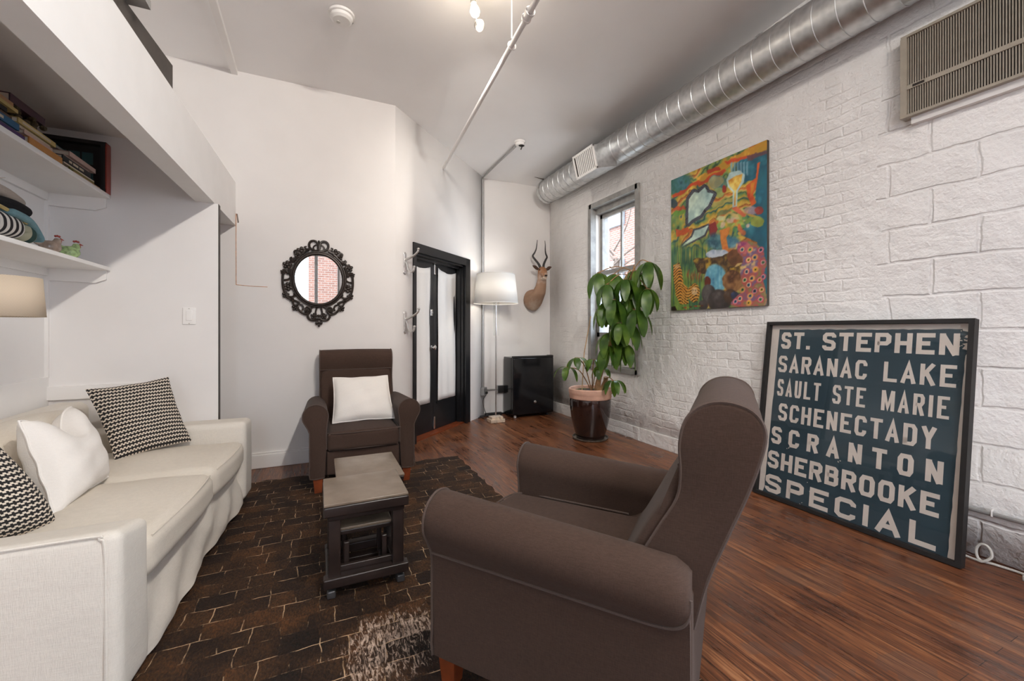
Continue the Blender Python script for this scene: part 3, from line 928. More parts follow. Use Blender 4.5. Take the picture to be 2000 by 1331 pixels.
# ------------------------------------------------------------------ armchairs
def arm_section(y, s):
    """outline (x,z) of a rolled arm on the +x side at depth y, s = 0 front .. 1 back"""
    cz = 0.535 - 0.035 * s
    cx, r = 0.320, 0.083 - 0.006 * s
    pts = [(0.262, 0.107), (0.355, 0.107), (0.357, 0.20), (0.358, 0.30), (0.358, 0.40), (0.361, 0.435 - 0.01 * s)]
    for k in range(15):
        a = R(-38 + 238 * k / 14)
        pts.append((cx + r * math.cos(a), cz + r * math.sin(a)))
    pts += [(0.250, 0.44), (0.250, 0.30)]
    return pts
def make_armchair(label, loc, rotz, shear, legs_cat='armchair'):
    t = thing('armchair', label, 'armchair', loc, rotz, 'matching brown armchairs')
    for sgn in (-1, 1):
        secs = []
        ys = [-0.386, -0.384, -0.378, -0.36, -0.30, -0.15, 0.0, 0.15, 0.28, 0.335, 0.362, 0.372]
        for y in ys:
            s = (y + 0.386) / 0.76
            pts = arm_section(y, s)
            inset = 0.014 if y == -0.386 else 0.006 if y == -0.384 else 0.0
            kb = 0.0 if y < 0.325 else ((y - 0.325) / 0.047) ** 2 * 0.22
            out = []
            for x, z in pts:
                x2 = x + (0.307 - x) * inset * 6
                z2 = z + (0.40 - z) * inset * 2.2 if z > 0.2 else z
                if z > 0.43:
                    x2 += (0.312 - x2) * kb
                    z2 += (0.455 - z2) * kb
                out.append((sgn * x2, y, z2))
            secs.append(out)
        a = build('arm', g_loft(secs), 'chair_fabric', t, angle=50)
        # piping: front panel outline, outer seam under the roll
        fr = [(sgn * (x * 0.985 + 0.005), -0.384, z) for x, z in arm_section(-0.38, 0)]
        build('piping', [g_tube(spline([(sgn * 0.363, y, 0.435 - 0.0132 * (y + 0.386)) for y in (-0.38, -0.2, 0.0, 0.15, 0.25)] +
                                [(sgn * 0.366, 0.30, 0.430), (sgn * 0.372, 0.338, 0.440), (sgn * 0.375, 0.362, 0.458), (sgn * 0.374, 0.3735, 0.488), (sgn * 0.370, 0.3745, 0.515)], 5), 0.0042, 6),
                         g_tube(spline(fr, 2), 0.0042, 6)], 'chair_piping', a)
    # base with curved rear
    build('base', [g_rbox(0.53, 0.70, 0.19, 0.015, (0, 0.0, 0.20)), g_rbox(0.69, 0.06, 0.40, 0.02, (0, 0.345, 0.31)), g_rbox(0.50, 0.03, 0.17, 0.012, (0, -0.362, 0.20))], 'chair_fabric', t)
    def bulge(p):
        x, y, z = p
        if z > 0:
            z += 0.016 * (1 - (x / 0.25) ** 2) * (1 - (y / 0.33) ** 2)
        return [x, y - 0.012 * (1 - (x / 0.25) ** 2) * (1 if y < 0 else 0), z]
    sc_ = build('seat_cushion', [g_rbox(0.497, 0.64, 0.135, 0.032, (0, -0.085, 0.352), 4, 8, bulge)], 'chair_fabric', t)
    loopz = lambda z: [(-0.238, -0.39, z), (0.0, -0.414, z), (0.238, -0.39, z), (0.244, -0.37, z), (0.246, -0.2, z + 0.004), (0.246, 0.1, z + 0.004)]
    build('piping', [g_tube(spline([(-0.246, 0.1, 0.418), (-0.246, -0.2, 0.418)] + loopz(0.412), 5), 0.004, 6), g_tube(spline([(-0.236, -0.392, 0.296), (0, -0.41, 0.296), (0.236, -0.392, 0.296)], 6), 0.004, 6)], 'chair_piping', sc_)
    # reclined back with the head roll
    prof = [(0.205, 0.40), (0.235, 0.52), (0.290, 0.63), (0.336, 0.715), (0.346, 0.785), (0.343, 0.855), (0.358, 0.918), (0.396, 0.956), (0.447, 0.967), (0.501, 0.950), (0.526, 0.908), (0.520, 0.850), (0.490, 0.752), (0.447, 0.640), (0.405, 0.525), (0.375, 0.40)]
    sh = lambda y, z: y - shear * max(0, z - 0.45)
    P = spline([(0, sh(y, z), z) for y, z in prof], 4)
    cy, cz = sum(p[1] for p in P) / len(P), sum(p[2] for p in P) / len(P)
    secs = []
    for x, k in ((-0.298, 0.06), (-0.297, 0.03), (-0.290, 0.006), (-0.27, 0.0), (-0.15, -0.012), (0, -0.018), (0.15, -0.012), (0.27, 0.0), (0.290, 0.006), (0.297, 0.03), (0.298, 0.06)):
        secs.append([(x, p[1] + (cy - p[1]) * k, p[2] + (cz - p[2]) * k) for p in P])
    bk = build('backrest', g_loft(secs), 'chair_fabric', t, angle=60)
    side = []
    for x in (-0.294, 0.294):
        side.append(g_tube([(x, p[1] + (cy - p[1]) * 0.008, p[2] + (cz - p[2]) * 0.008) for p in P], 0.0048, 6))
    side.append(g_tube([(x, sh(0.338, 0.80) + 0.003, 0.80) for x in (-0.29, -0.15, 0, 0.15, 0.29)], 0.004, 6))
    build('piping', side, 'chair_piping', bk)
    # padded front of the back between the arms
    pad = [(0.10, 0.40), (0.145, 0.425), (0.200, 0.52), (0.257, 0.63), (0.310, 0.72), (0.337, 0.79), (0.37, 0.80), (0.36, 0.70), (0.30, 0.55), (0.25, 0.42)]
    Q = spline([(0, sh(y, z), z) for y, z in pad], 3, True)
    qy, qz = sum(p[1] for p in Q) / len(Q), sum(p[2] for p in Q) / len(Q)
    secs = []
    for x, k in ((-0.284, 0.5), (-0.280, 0.25), (-0.268, 0.08), (-0.23, 0.0), (0, -0.06), (0.23, 0.0), (0.268, 0.08), (0.280, 0.25), (0.284, 0.5)):
        secs.append([(x, p[1] + (qy - p[1]) * k, p[2] + (qz - p[2]) * k) for p in Q])
    build('back_cushion', g_loft(secs), 'chair_fabric', t, angle=60)
    for sx in (-1, 1):
        for yy in (-0.345, 0.32):
            secs = []
            for z, w_ in ((0.0, 0.023), (0.05, 0.027), (0.11, 0.031)):
                cx = sx * (0.305 - 0.002 * (0.11 - z) * 10)
                secs.append([(cx + a * w_, yy + b * w_, z) for a, b in ((-1, -1), (1, -1), (1, 1), (-1, 1))])
            lg = build('leg', g_loft(secs), 'red_wood', t)
            lg['label'] = 'reddish brown tapered wooden leg'
    return t
RUGZ = 0.012
make_armchair('brown fabric armchair against the back wall under the mirror, holding a white pillow', (0.292, 3.575, RUGZ), 0.0, 0.19)
make_armchair('large dark brown armchair in the foreground, turned away with its side to view', (0.84, 1.222, RUGZ), R(217.5), 0.0)

# ------------------------------------------------------------------ pillows
def g_pillow(w, h, T, n=26, pinch=0.06, dent=0.0, slump=0.0, seed=0):
    """lies in the local xz plane facing -y, bottom edge at z=0"""
    V, F, U = [], [], []
    def P(i, j, s):
        u, v = 2 * i / n - 1, 2 * j / n - 1
        x = w / 2 * u * (1 - pinch * (1 - v * v))
        z = h / 2 * v * (1 - pinch * (1 - u * u))
        th = T / 2 * max(0.0, (1 - u * u) * (1 - v * v)) ** 0.42
        if dent:
            k = math.exp(-((u + 0.05) / 0.40) ** 2) * max(0, v) ** 1.3
            z -= dent * k
            th *= 1 - 0.25 * k
        th *= 1 + slump * (-v) * 0.5
        wr = 0.004 * math.sin(7 * u + 3 * v + seed) * (1 - u * u) + 0.003 * math.sin(11 * v - 4 * u + seed * 2) * (1 - v * v)
        y = -s * th + wr
        return (x, y, z + h / 2)
    for s in (1, -1):
        o = len(V)
        for j in range(n + 1):
            for i in range(n + 1):
                V.append(P(i, j, s)); U.append((i / n, j / n))
        for j in range(n):
            for i in range(n):
                a = o + j * (n + 1) + i
                q = (a, a + 1, a + n + 2, a + n + 1)
                F.append(q if s > 0 else q[::-1])
    return V, F, U
def pillow(name, label, mat, corners, T, piping=None, **kw):
    """corners: bottom left, bottom right, top left, top right as seen from the front, in world space"""
    bl, br, tl, tr = [Vector(c) for c in corners]
    w, h = 1.0, 1.0
    V, F, U = g_pillow(w=2.0, h=2.0, T=T, **kw)
    nrm = ((br - bl) + (tr - tl)).cross((tl - bl) + (tr - br)).normalized()
    org = (bl + br + tl + tr) / 4
    out = []
    for x, y, z in V:
        u, v = (x + 1) / 2, z / 2
        p = bl * (1 - u) * (1 - v) + br * u * (1 - v) + tl * (1 - u) * v + tr * u * v
        out.append(tuple(p - nrm * y - org))
    o = build(name, (out, F, U), mat, angle=80, fix=False, loc=tuple(org))
    tag(o, label, 'pillow', 'loose pillows on the seats')
    if piping:
        n = kw.get('n', 26)
        ring = [i for i in range(n)] + [j * (n + 1) + n for j in range(n)] + [n * (n + 1) + n - i for i in range(n)] + [(n - j) * (n + 1) for j in range(n)]
        build('piping', g_tube([out[i] for i in ring], 0.0045, 6, closed=True), piping, o)
    return o
pillow('throw_pillow', 'square white pillow on the brown armchair under the mirror', 'white_cotton',
       [(0.085, 3.42, 0.445), (0.545, 3.42, 0.445), (0.095, 3.66, 0.765), (0.52, 3.66, 0.765)], 0.15, 'white_cotton', pinch=0.05, slump=0.3, seed=1)

# ------------------------------------------------------------------ sofa
S0, S1 = 1.625, 3.372      # near and far end
def sofa_x(y):           # front plane (turns slightly)
    return -0.425 - 0.068 * (3.37 - y)
SX = -1.43
sofa = thing('sofa', 'cream slipcovered two-seat sofa along the left wall', 'sofa', (-0.95, 2.45, 0))
def sl(g):               # into sofa-local space
    return g_move(g, (0.95, -2.45, 0))
def wrinkle(seed, amp):
    def fn(p):
        x, y, z = p
        return [x + amp * 0.5 * math.sin(9 * z + 5 * y + seed), y + amp * math.sin(11 * z + 4 * x + seed), z + amp * 0.4 * math.sin(8 * y + 6 * x + seed)]
    return fn
def skew(g):
    """follow the front plane: x runs from the back (SX) to sofa_x(y) for input x in [SX, -0.47]"""
    v = []
    for x, y, z in g[0]:
        k = (x - SX) / (-0.47 - SX)
        v.append((SX + k * (sofa_x(y) - SX), y, z))
    return (v, *g[1:])
ARM = 0.575
far = build('arm', sl(skew(g_rbox(0.95, 0.20, ARM - 0.06, 0.035, (-0.945, S1 - 0.10, ARM / 2 + 0.01), 3, 8, wrinkle(1, 0.003)))), 'sofa_linen', sofa, angle=60)
near = build('arm', sl(skew(g_rbox(0.95, 0.20, ARM - 0.05, 0.030, (-0.945, S0 + 0.10, ARM / 2 + 0.0), 3, 10, lambda p: (lambda q: [q[0], q[1], q[2] - 0.035 * (q[1] + 0.1) / 0.2 * (1 if q[2] > 0 else 0)])(wrinkle(2, 0.003)(p))))), 'sofa_linen', sofa, angle=60)
build('piping', sl(skew(g_tube(spline([(-0.505, S0 + 0.001, 0.03), (-0.505, S0 + 0.0, 0.3), (-0.508, S0 + 0.0, 0.50), (-0.52, S0 + 0.0, 0.532), (-0.55, S0 + 0.0, 0.542), (-0.9, S0 + 0.0, 0.542), (-1.40, S0 + 0.0, 0.542)], 6), 0.0045, 6))), 'sofa_linen', near)
build('backrest', sl(g_rbox(0.17, S1 - S0 - 0.02, 0.66, 0.05, (SX + 0.09, (S0 + S1) / 2, 0.395), 3, 10, wrinkle(3, 0.003))), 'sofa_linen', sofa, angle=60)
# skirt of the slipcover under the seat: a loose cloth front with folds, flaring to the floor
def skirt():
    n, m = 70, 14
    V, F = [], []
    for j in range(m + 1):
        b = j / m
        for i in range(n + 1):
            a = i / n
            y = S0 + 0.195 + (S1 - S0 - 0.39) * a
            z = 0.03 + 0.02 * a + 0.27 * b
            fold = math.sin(a * 9 + b * 5.0) * 0.010 + math.sin(a * 23 - b * 9) * 0.007 + math.sin(a * 47 + b * 3) * 0.003
            tuck = -0.050 * b ** 2 - 0.02 * b
            V.append((sofa_x(y) - 0.012 + tuck + fold * (1 - b * 0.5), y, z))
    for j in range(m):
        for i in range(n):
            k = j * (n + 1) + i
            F.append((k, k + 1, k + n + 2, k + n + 1))
    V2 = [(SX + 0.15, p[1], p[2]) for p in V]
    o = len(V)
    F += [tuple(i + o for i in f[::-1]) for f in F]
    edge = [i for i in range(n)] + [j * (n + 1) + n for j in range(m)] + [m * (n + 1) + n - i for i in range(n)] + [(m - j) * (n + 1) for j in range(m)]
    for a, b in zip(edge, edge[1:] + edge[:1]):
        F.append((a, b, o + b, o + a))
    return V + V2, F
build('skirt', sl(skirt()), 'sofa_linen', sofa, angle=60)
for fx in (-1.32, -0.80):
    for fy in (S0 + 0.1, S1 - 0.1):
        build('leg', sl(g_box(0.05, 0.05, 0.075, (fx, fy, 0.0375 + (RUGZ if fx > -0.8 else 0)))), 'black_matte', sofa)
ym = 2.56
def seat(y0, y1, seed, xf=0.0):
    def fn(p):
        x, y, z = p
        hx, hy = 0.36, (y1 - y0) / 2
        k = max(0, 1 - (x / hx) ** 2) * max(0, 1 - (y / hy) ** 2)
        z += (0.030 if z > 0 else -0.0) * k
        z += 0.004 * math.sin(9 * y + 6 * x + seed) + 0.003 * math.sin(17 * x - 5 * y + seed)
        if x > 0: x += 0.018 * max(0, 1 - (y / hy) ** 2)
        return [x, y, z]
    return skew(g_rbox(0.74, y1 - y0, 0.165, 0.055, (-0.845, (y0 + y1) / 2, 0.358), 4, 12, fn))
for a_, b_, s_ in ((S0 + 0.195, ym, 0.3), (ym + 0.002, S1 - 0.197, 2.1)):
    sc_ = build('seat_cushion', sl(seat(a_, b_, s_)), 'sofa_cushion', sofa, angle=60)
    ys = np.linspace(a_ + 0.05, b_ - 0.05, 9)
    hy = (b_ - a_) / 2
    pp = [(-0.47 + 0.018 * max(0, 1 - ((y - (a_ + b_) / 2) / hy) ** 2) - 0.018, y, 0.425) for y in ys]
    build('piping', sl(skew(g_tube(pp, 0.0042, 6))), 'sofa_cushion', sc_)
def backcush(y0, y1, seed):
    def fn(p):
        x, y, z = p
        hy = (y1 - y0) / 2
        k = max(0, 1 - (z / 0.19) ** 2) * max(0, 1 - (y / hy) ** 2)
        x += (0.03 if x > 0 else 0) * k
        z += 0.02 * (1 - (y / hy) ** 2) * (1 if z > 0 else 0) + 0.004 * math.sin(9 * y + seed)
        return [x + 0.12 * (-z) * 0.8, y, z]
    return g_rbox(0.14, y1 - y0, 0.30, 0.06, (SX + 0.235, (y0 + y1) / 2, 0.585), 4, 10, fn)
for a_, b_, s_ in ((S0 + 0.21, 2.32, 0.3), (2.33, 2.98, 2.1)):
    build('back_cushion', sl(backcush(a_, b_, s_)), 'sofa_cushion', sofa, angle=60)

pillow('throw_pillow', 'black and cream woven pillow leaning at the far end of the sofa', 'plus_weave',
       [(-0.975, 2.855, 0.460), (-0.712, 3.140, 0.470), (-1.178, 3.075, 0.823), (-0.842, 3.198, 0.864)], 0.13, pinch=0.06, seed=2)
pillow('throw_pillow', 'white cotton pillow with a dented top in the middle of the sofa', 'white_cotton',
       [(-0.895, 2.12, 0.450), (-0.915, 2.60, 0.452), (-1.062, 2.27, 0.797), (-1.075, 2.675, 0.785)], 0.19, 'white_cotton', pinch=0.05, dent=0.70, seed=3)
pillow('throw_pillow', 'black and cream woven pillow cut by the left edge of the photo', 'plus_weave',
       [(-1.16, 1.86, 0.46), (-0.865, 2.06, 0.455), (-1.20, 1.84, 0.80), (-0.985, 1.985, 0.775)], 0.22, pinch=-0.10, seed=4)

# ------------------------------------------------------------------ nest of tables
def nest_table(label, x0, x1, y0, y1, ht, top_t, post, feet):
    t = thing('nesting_table', label, 'side table', ((x0 + x1) / 2, (y0 + y1) / 2, RUGZ), 0, 'nest of tables')
    w, d = x1 - x0, y1 - y0
    ht -= RUGZ
    build('tabletop', [g_rbox(w, d, 0.012, 0.003, (0, 0, ht - 0.006))], 'table_top', t)
    build('apron', [g_rbox(w + 0.004, d + 0.004, 0.046, 0.008, (0, 0, ht - 0.035)), g_rbox(w - 0.03, d - 0.03, 0.025, 0.006, (0, 0, ht - 0.067))] if feet else [g_rbox(w - 0.004, d - 0.004, 0.022, 0.006, (0, 0, ht - 0.023))], 'espresso_wood', t)
    zb = 0.072 if feet else 0.02
    for sx in (-1, 1):
        for sy in (-1, 1):
            lg = build('leg', [g_rbox(post, post, ht - 0.075 - zb, 0.004, (sx * (w / 2 - post / 2 - 0.018), sy * (d / 2 - post / 2 - 0.018), (ht - 0.075 + zb) / 2))], 'espresso_wood', t)
            if feet:
                ft = build('foot', [g_rbox(0.036, 0.05, 0.035, 0.008, (sx * (w / 2 - 0.03), sy * (d / 2 - 0.04), 0.0175))], 'brushed_foot', lg)
    rails = []
    for sx in (-1, 1):
        rails.append(g_rbox(post + 0.008, d - 0.02, 0.04, 0.005, (sx * (w / 2 - post / 2 - 0.012), 0, zb + 0.0)))
    rails.append(g_rbox(w - 0.012, 0.05, 0.042, 0.006, (0, d / 2 - 0.035, zb)))
    if feet:
        rails.append(g_rbox(w + 0.004, 0.05, 0.042, 0.006, (0, -d / 2 + 0.025, zb)))
        rails.append(g_rbox(w - 0.10, 0.02, 0.03, 0.004, (0, -d / 2 + 0.06, zb + 0.03)))
    build('base_rail', rails, 'espresso_wood', t)
    return t
plain('table_top', (0.20, 0.155, 0.115), 0.25, var=0.15, nscale=9, bump=0.03)
plain('brushed_foot', (0.10, 0.10, 0.105), 0.35, 0.6)
nest_table('front dark wood nesting table standing on a sled base with metal feet', 0.014, 0.362, 1.90, 2.245, 0.42, 0.05, 0.048, True)
nest_table('smaller nesting table slid out behind the front one, toward the brown armchair', 0.075, 0.41, 2.262, 2.70, 0.385, 0.03, 0.034, False)
nest_table('smallest nesting table tucked inside the front one', 0.078, 0.298, 1.965, 2.21, 0.285, 0.03, 0.022, False)

# ------------------------------------------------------------------ mini fridge
fz = thing('mini_fridge', 'black mini fridge standing in the far corner', 'fridge', (2.565, 5.06, 0), 0.0)
build('body', [g_rbox(0.60, 0.26, 0.76, 0.012, (0, 0.01, 0.41))], 'black_gloss', fz)
fd = build('door', [g_rbox(0.605, 0.05, 0.745, 0.014, (0, -0.15, 0.415)), ], 'black_gloss', fz)
build('lock', [g_move(g_lathe([(0.0001, 0), (0.018, 0), (0.020, 0.004), (0.014, 0.010), (0.0001, 0.012)], 20), mv(0.02, -0.174, 0.20) @ rot('X', 90))], 'chrome', fd)
build('top_trim', [g_rbox(0.60, 0.05, 0.022, 0.006, (0, -0.15, 0.798)), g_rbox(0.07, 0.06, 0.028, 0.006, (0.262, -0.14, 0.80))], 'black_matte', fz)
for sx in (-1, 1):
    build('foot', g_lathe([(0.018, 0), (0.02, 0.01), (0.012, 0.04)], 12, (sx * 0.24, -0.10, 0)), 'white_plastic' if sx < 0 else 'black_matte', fz)
    build('foot', g_lathe([(0.018, 0), (0.02, 0.01), (0.012, 0.04)], 12, (sx * 0.24, 0.14, 0)), 'black_matte', fz)

# ------------------------------------------------------------------ floor lamp
fl = thing('floor_lamp', 'tall floor lamp with white drum shade beside the black doors', 'lamp', (2.0, 4.83, 0))
plain('crystal_base', (0.62, 0.50, 0.38), 0.12, var=0.35, nscale=30)
build('base', [g_rbox(0.19, 0.15, 0.045, 0.006, (0, 0, 0.0225)), g_rbox(0.15, 0.115, 0.028, 0.005, (0, 0, 0.058))], 'crystal_base', fl)
build('pole', [g_tube([(0, 0, 0.07), (0, 0, 1.50)], 0.009, 12)], 'chrome', fl)
for dx, dy in ((-0.032, -0.012), (0.032, -0.012), (0.0, 0.03)):
    build('acrylic_rod', [g_tube([(dx, dy, 1.08), (dx, dy, 1.50)], 0.008, 10)], 'clear_acrylic', fl)
build('rod_collar', [g_lathe([(0.0001, 0), (0.045, 0), (0.045, 0.012), (0.0001, 0.012)], 20, (0, 0, 1.495))], 'chrome', fl)
shade = [(0.279, 1.485), (0.240, 1.845)]
sh_ = build('lamp_shade', [g_lathe(shade, 48, close=False)], 'lamp_shade_white', fl, fix=False)
md = sh_.modifiers.new('thick', 'SOLIDIFY'); md.thickness = 0.003
build('shade_ring', [g_tube([(r_ * math.cos(2 * PI * i / 48), r_ * math.sin(2 * PI * i / 48), z_) for i in range(48)], 0.004, 6, True) for r_, z_ in shade] +
      [g_tube([(0, 0, 1.80), (0.24 * math.cos(a), 0.24 * math.sin(a), 1.838)], 0.003, 6) for a in (0.3, 2.4, 4.5)] + [g_tube([(0, 0, 1.5), (0, 0, 1.80)], 0.008, 8)], 'white_plastic', fl)
build('bulb', g_ell(0.03, 0.03, 0.045, (0, 0, 1.60)), 'bulb_glow', fl)  # made-up glowing bulb, hidden inside the shade
lamp('floor_lamp_fill', 'POINT', (2.0, 4.83, 1.66), 4, (1.0, 0.95, 0.88), shadow_soft_size=0.06)  # point light added inside to brighten the shade
lc = tag(build('lamp_cord', g_tube(spline([(1.96, 4.90, 0.04), (1.93, 5.0, 0.09), (1.93, 5.10, 0.22), (2.005, 5.165, 0.30)], 8), 0.004, 6), 'black_matte'), 'thin dark cord hanging from the outlet box to the floor lamp', 'cord')

# ------------------------------------------------------------------ electrical on the corner wall
ob = thing('outlet_box', 'grey metal outlet box with a plug in it beside the black door frame', 'outlet', group='outlet boxes in the corner')
ob.matrix_world = DM @ mv(1.768, 0, 0.335)
build('box', [g_rbox(0.10, 0.045, 0.105, 0.006, (0.0, -0.0225, 0.0))], 'grey_conduit', ob)
build('faceplate', [g_rbox(0.095, 0.006, 0.10, 0.003, (0.0, -0.047, 0.0))], 'cast_metal', ob)
build('plug', [g_rbox(0.028, 0.03, 0.03, 0.006, (0.005, -0.062, -0.018))], 'black_matte', ob)
ob2 = thing('outlet_box', 'second grey outlet box, half hidden behind the fridge', 'outlet', (2.235, YC, 0.345), 0, 'outlet boxes in the corner')
build('box', [g_rbox(0.10, 0.045, 0.105, 0.006, (0.0, -0.0225, 0.0))], 'grey_conduit', ob2)
build('faceplate', [g_rbox(0.095, 0.006, 0.10, 0.003, (0.0, -0.047, 0.0))], 'black_matte', ob2)
tag(build('conduit', g_tube([(2.045, YC - 0.02, 0.345), (2.185, YC - 0.02, 0.345)], 0.010, 10), 'grey_conduit'), 'short metal conduit joining the two outlet boxes', 'conduit')
qx, qy = 1.962, 5.195
zc = ceil_z(qy)
tag(build('conduit', g_tube(spline([(qx, qy, 0.388), (qx, qy, 1.2), (qx, qy, 2.4), (qx, qy, zc - 0.10), (qx + 0.003, qy - 0.02, zc - 0.035), (qx + 0.006, qy - 0.10, zc - 0.017), (1.99, 4.7, ceil_z(4.7) - 0.017), (2.015, 4.27, ceil_z(4.27) - 0.02)], 8), 0.0115, 10), 'grey_conduit'),
    'thin conduit rising from the outlet box to the alarm on the ceiling', 'conduit')
def detector(name, label, x, y, r_, wires):
    z = ceil_z(y)
    d = thing(name, label, 'smoke detector', (x, y, z), 0, 'detectors on the ceiling')
    build('base', [g_lathe([(0.0001, 0.0), (r_, 0.0), (r_ * 1.0, -0.016), (r_ * 0.92, -0.02), (0.0001, -0.02)], 28)], 'white_plastic', d)
    build('cover', [g_lathe([(r_ * 0.86, -0.020), (r_ * 0.84, -0.038), (r_ * 0.66, -0.050), (0.0001, -0.052)], 28)], 'white_plastic', d)
    if wires:
        build('wire', [g_tube(spline([(0.02, -0.03, -0.045), (0.0, -0.05, -0.08), (-0.01, -0.045, -0.11)], 5), 0.006, 6), g_ell(0.035, 0.028, 0.008, (0.01, -0.02, -0.052))], 'black_matte', d)
    else:
        build('test_button', [g_lathe([(0.014, -0.051), (0.013, -0.056), (0.0001, -0.057)], 16, (-0.02, 0.01, 0))], 'cord_white', d)
        build('vent_slot', [g_tube([(r_ * 0.87 * math.cos(a), r_ * 0.87 * math.sin(a), -0.028) for a in np.linspace(0.2, 2.6, 12)], 0.004, 6)], 'black_matte', d)
    return d
detector('smoke_detector', 'white round smoke detector on the ceiling near the top edge', 0.135, 3.10, 0.085, False)
detector('smoke_detector', 'smoke detector with loose wiring at the end of the ceiling conduit', 2.03, 4.20, 0.062, True)
tag(build('power_strip', [g_rbox(0.24, 0.055, 0.04, 0.01, (2.12, 5.20, 0.02))] , 'black_matte'), 'black power strip on the floor under the outlet box', 'power strip')
tag(build('cable', [g_tube(spline([(1.86, 5.08, 0.012), (1.95, 5.10, 0.03), (1.90, 5.14, 0.015), (2.02, 5.12, 0.02), (2.10, 5.13, 0.012), (2.17, 5.12, 0.02), (2.20, 5.14, 0.012)], 6), 0.008, 6)], 'black_matte'), 'tangled black cable on the floor behind the lamp base', 'cable')

# ------------------------------------------------------------------ ornate mirror on the back wall
mir = thing('wall_mirror', 'oval mirror in an ornate black scrollwork frame on the back wall', 'mirror', (-0.009, YB, 1.593))
K = 0.000637
def mp(dx, dy, d=-0.022):
    return (dx * K, d, dy * K)
def ovl(rx, ry, n=64, cy=0):
    return [(rx * math.cos(2 * PI * i / n), rx and (ry * math.sin(2 * PI * i / n) + cy)) for i in range(n)]
build('mirror_glass', [g_prism([(x * K, z * K) for x, z in ovl(305, 342)], -0.022, -0.006, 'y')], 'mirror_glass', mir)
build('inner_ring', [g_tube([mp(x, z, -0.026) for x, z in ovl(312, 350)], 0.0125, 10, True), g_tube([mp(x, z, -0.020) for x, z in ovl(338, 376)], 0.0095, 10, True)], 'bronze_paint', mir)
scr = []
def scroll(pts, r0=0.0075, r1=None):
    for sx in (1, -1):
        P = spline([mp(sx * x, y, -0.018) for x, y in pts], 5)
        n = len(P)
        rr = [1.35 * (r0 + ((r1 if r1 is not None else r0) - r0) * i / (n - 1)) for i in range(n)]
        scr.append(g_tube(P, rr, 7))
def leafc(x, y, s=1.0, k=5, a0=0.4):
    s *= 1.35
    for sx in (1, -1):
        for i in range(k):
            a = a0 + 2 * PI * i / k
            ex, ey = x + 24 * s * math.cos(a), y + 24 * s * math.sin(a)
            scr.append(g_ell(15 * s * K, 0.008, 15 * s * K, mp(sx * ex, ey, -0.02), 8, 6))
        scr.append(g_ell(16 * s * K, 0.011, 16 * s * K, mp(sx * x, y, -0.022), 8, 6))
scroll([(10, 385), (70, 395), (112, 430), (118, 480), (95, 515), (55, 522), (22, 500), (10, 455), (8, 410)])
scroll([(30, 470), (55, 455), (70, 425), (55, 405)], 0.005)
scroll([(110, 410), (150, 405), (175, 430), (150, 440)], 0.006, 0.004)
scroll([(120, 395), (190, 360), (240, 300), (290, 260), (330, 240), (345, 265), (325, 280)], 0.008, 0.006)
scroll([(240, 350), (275, 375), (300, 360), (295, 335)], 0.007, 0.005)
scroll([(300, 270), (350, 215), (395, 175), (410, 150)], 0.0075)
scroll([(330, 190), (360, 120), (375, 60), (405, 110), (430, 60), (436, -20), (432, -110), (412, -190), (370, -245), (320, -250), (292, -225), (300, -195)], 0.008)
scroll([(335, 120), (350, 60), (345, 10), (375, -20), (425, -30)], 0.0065)
scroll([(345, -60), (372, -100), (400, -90), (425, -120)], 0.006)
scroll([(410, -200), (385, -260), (330, -290), (270, -310), (232, -335)], 0.0075)
scroll([(322, -275), (318, -330), (290, -365), (255, -350), (262, -318)], 0.0065)
scroll([(270, -380), (240, -430), (195, -470), (145, -480), (112, -450), (110, -405), (140, -385), (160, -405), (150, -430)], 0.0075)
scroll([(235, -345), (205, -360), (190, -400), (205, -430)], 0.006)
scroll([(60, -375), (95, -400), (100, -450)], 0.0065)
scroll([(140, -480), (130, -530), (95, -560), (50, -562), (20, -545)], 0.0075)
scroll([(25, -390), (40, -450), (35, -500), (60, -520), (80, -500)], 0.006, 0.005)
leafc(215, 370, 1.2); leafc(185, 330, 0.8); leafc(262, 320, 0.9); leafc(300, 240, 0.7); leafc(385, 175, 1.1)
leafc(430, 80, 0.7); leafc(375, -115, 1.15, 6); leafc(350, -90, 0.8); leafc(400, -225, 0.9); leafc(285, -395, 0.9); leafc(330, -285, 0.6); leafc(60, -505, 0.9); leafc(150, -440, 0.7)
for x, y, s in ((0, -590, 1.5), (0, -540, 1.2), (0, -500, 0.9), (-28, -600, 1.1), (28, -600, 1.1), (0, -635, 0.9), (0, 392, 1.0), (0, 520, 0.7), (0, 500, 0.6)):
    scr.append(g_ell(18 * s * K, 0.010, 22 * s * K, mp(x, y, -0.02), 8, 6))
build('scrollwork', scr, 'bronze_paint', mir)

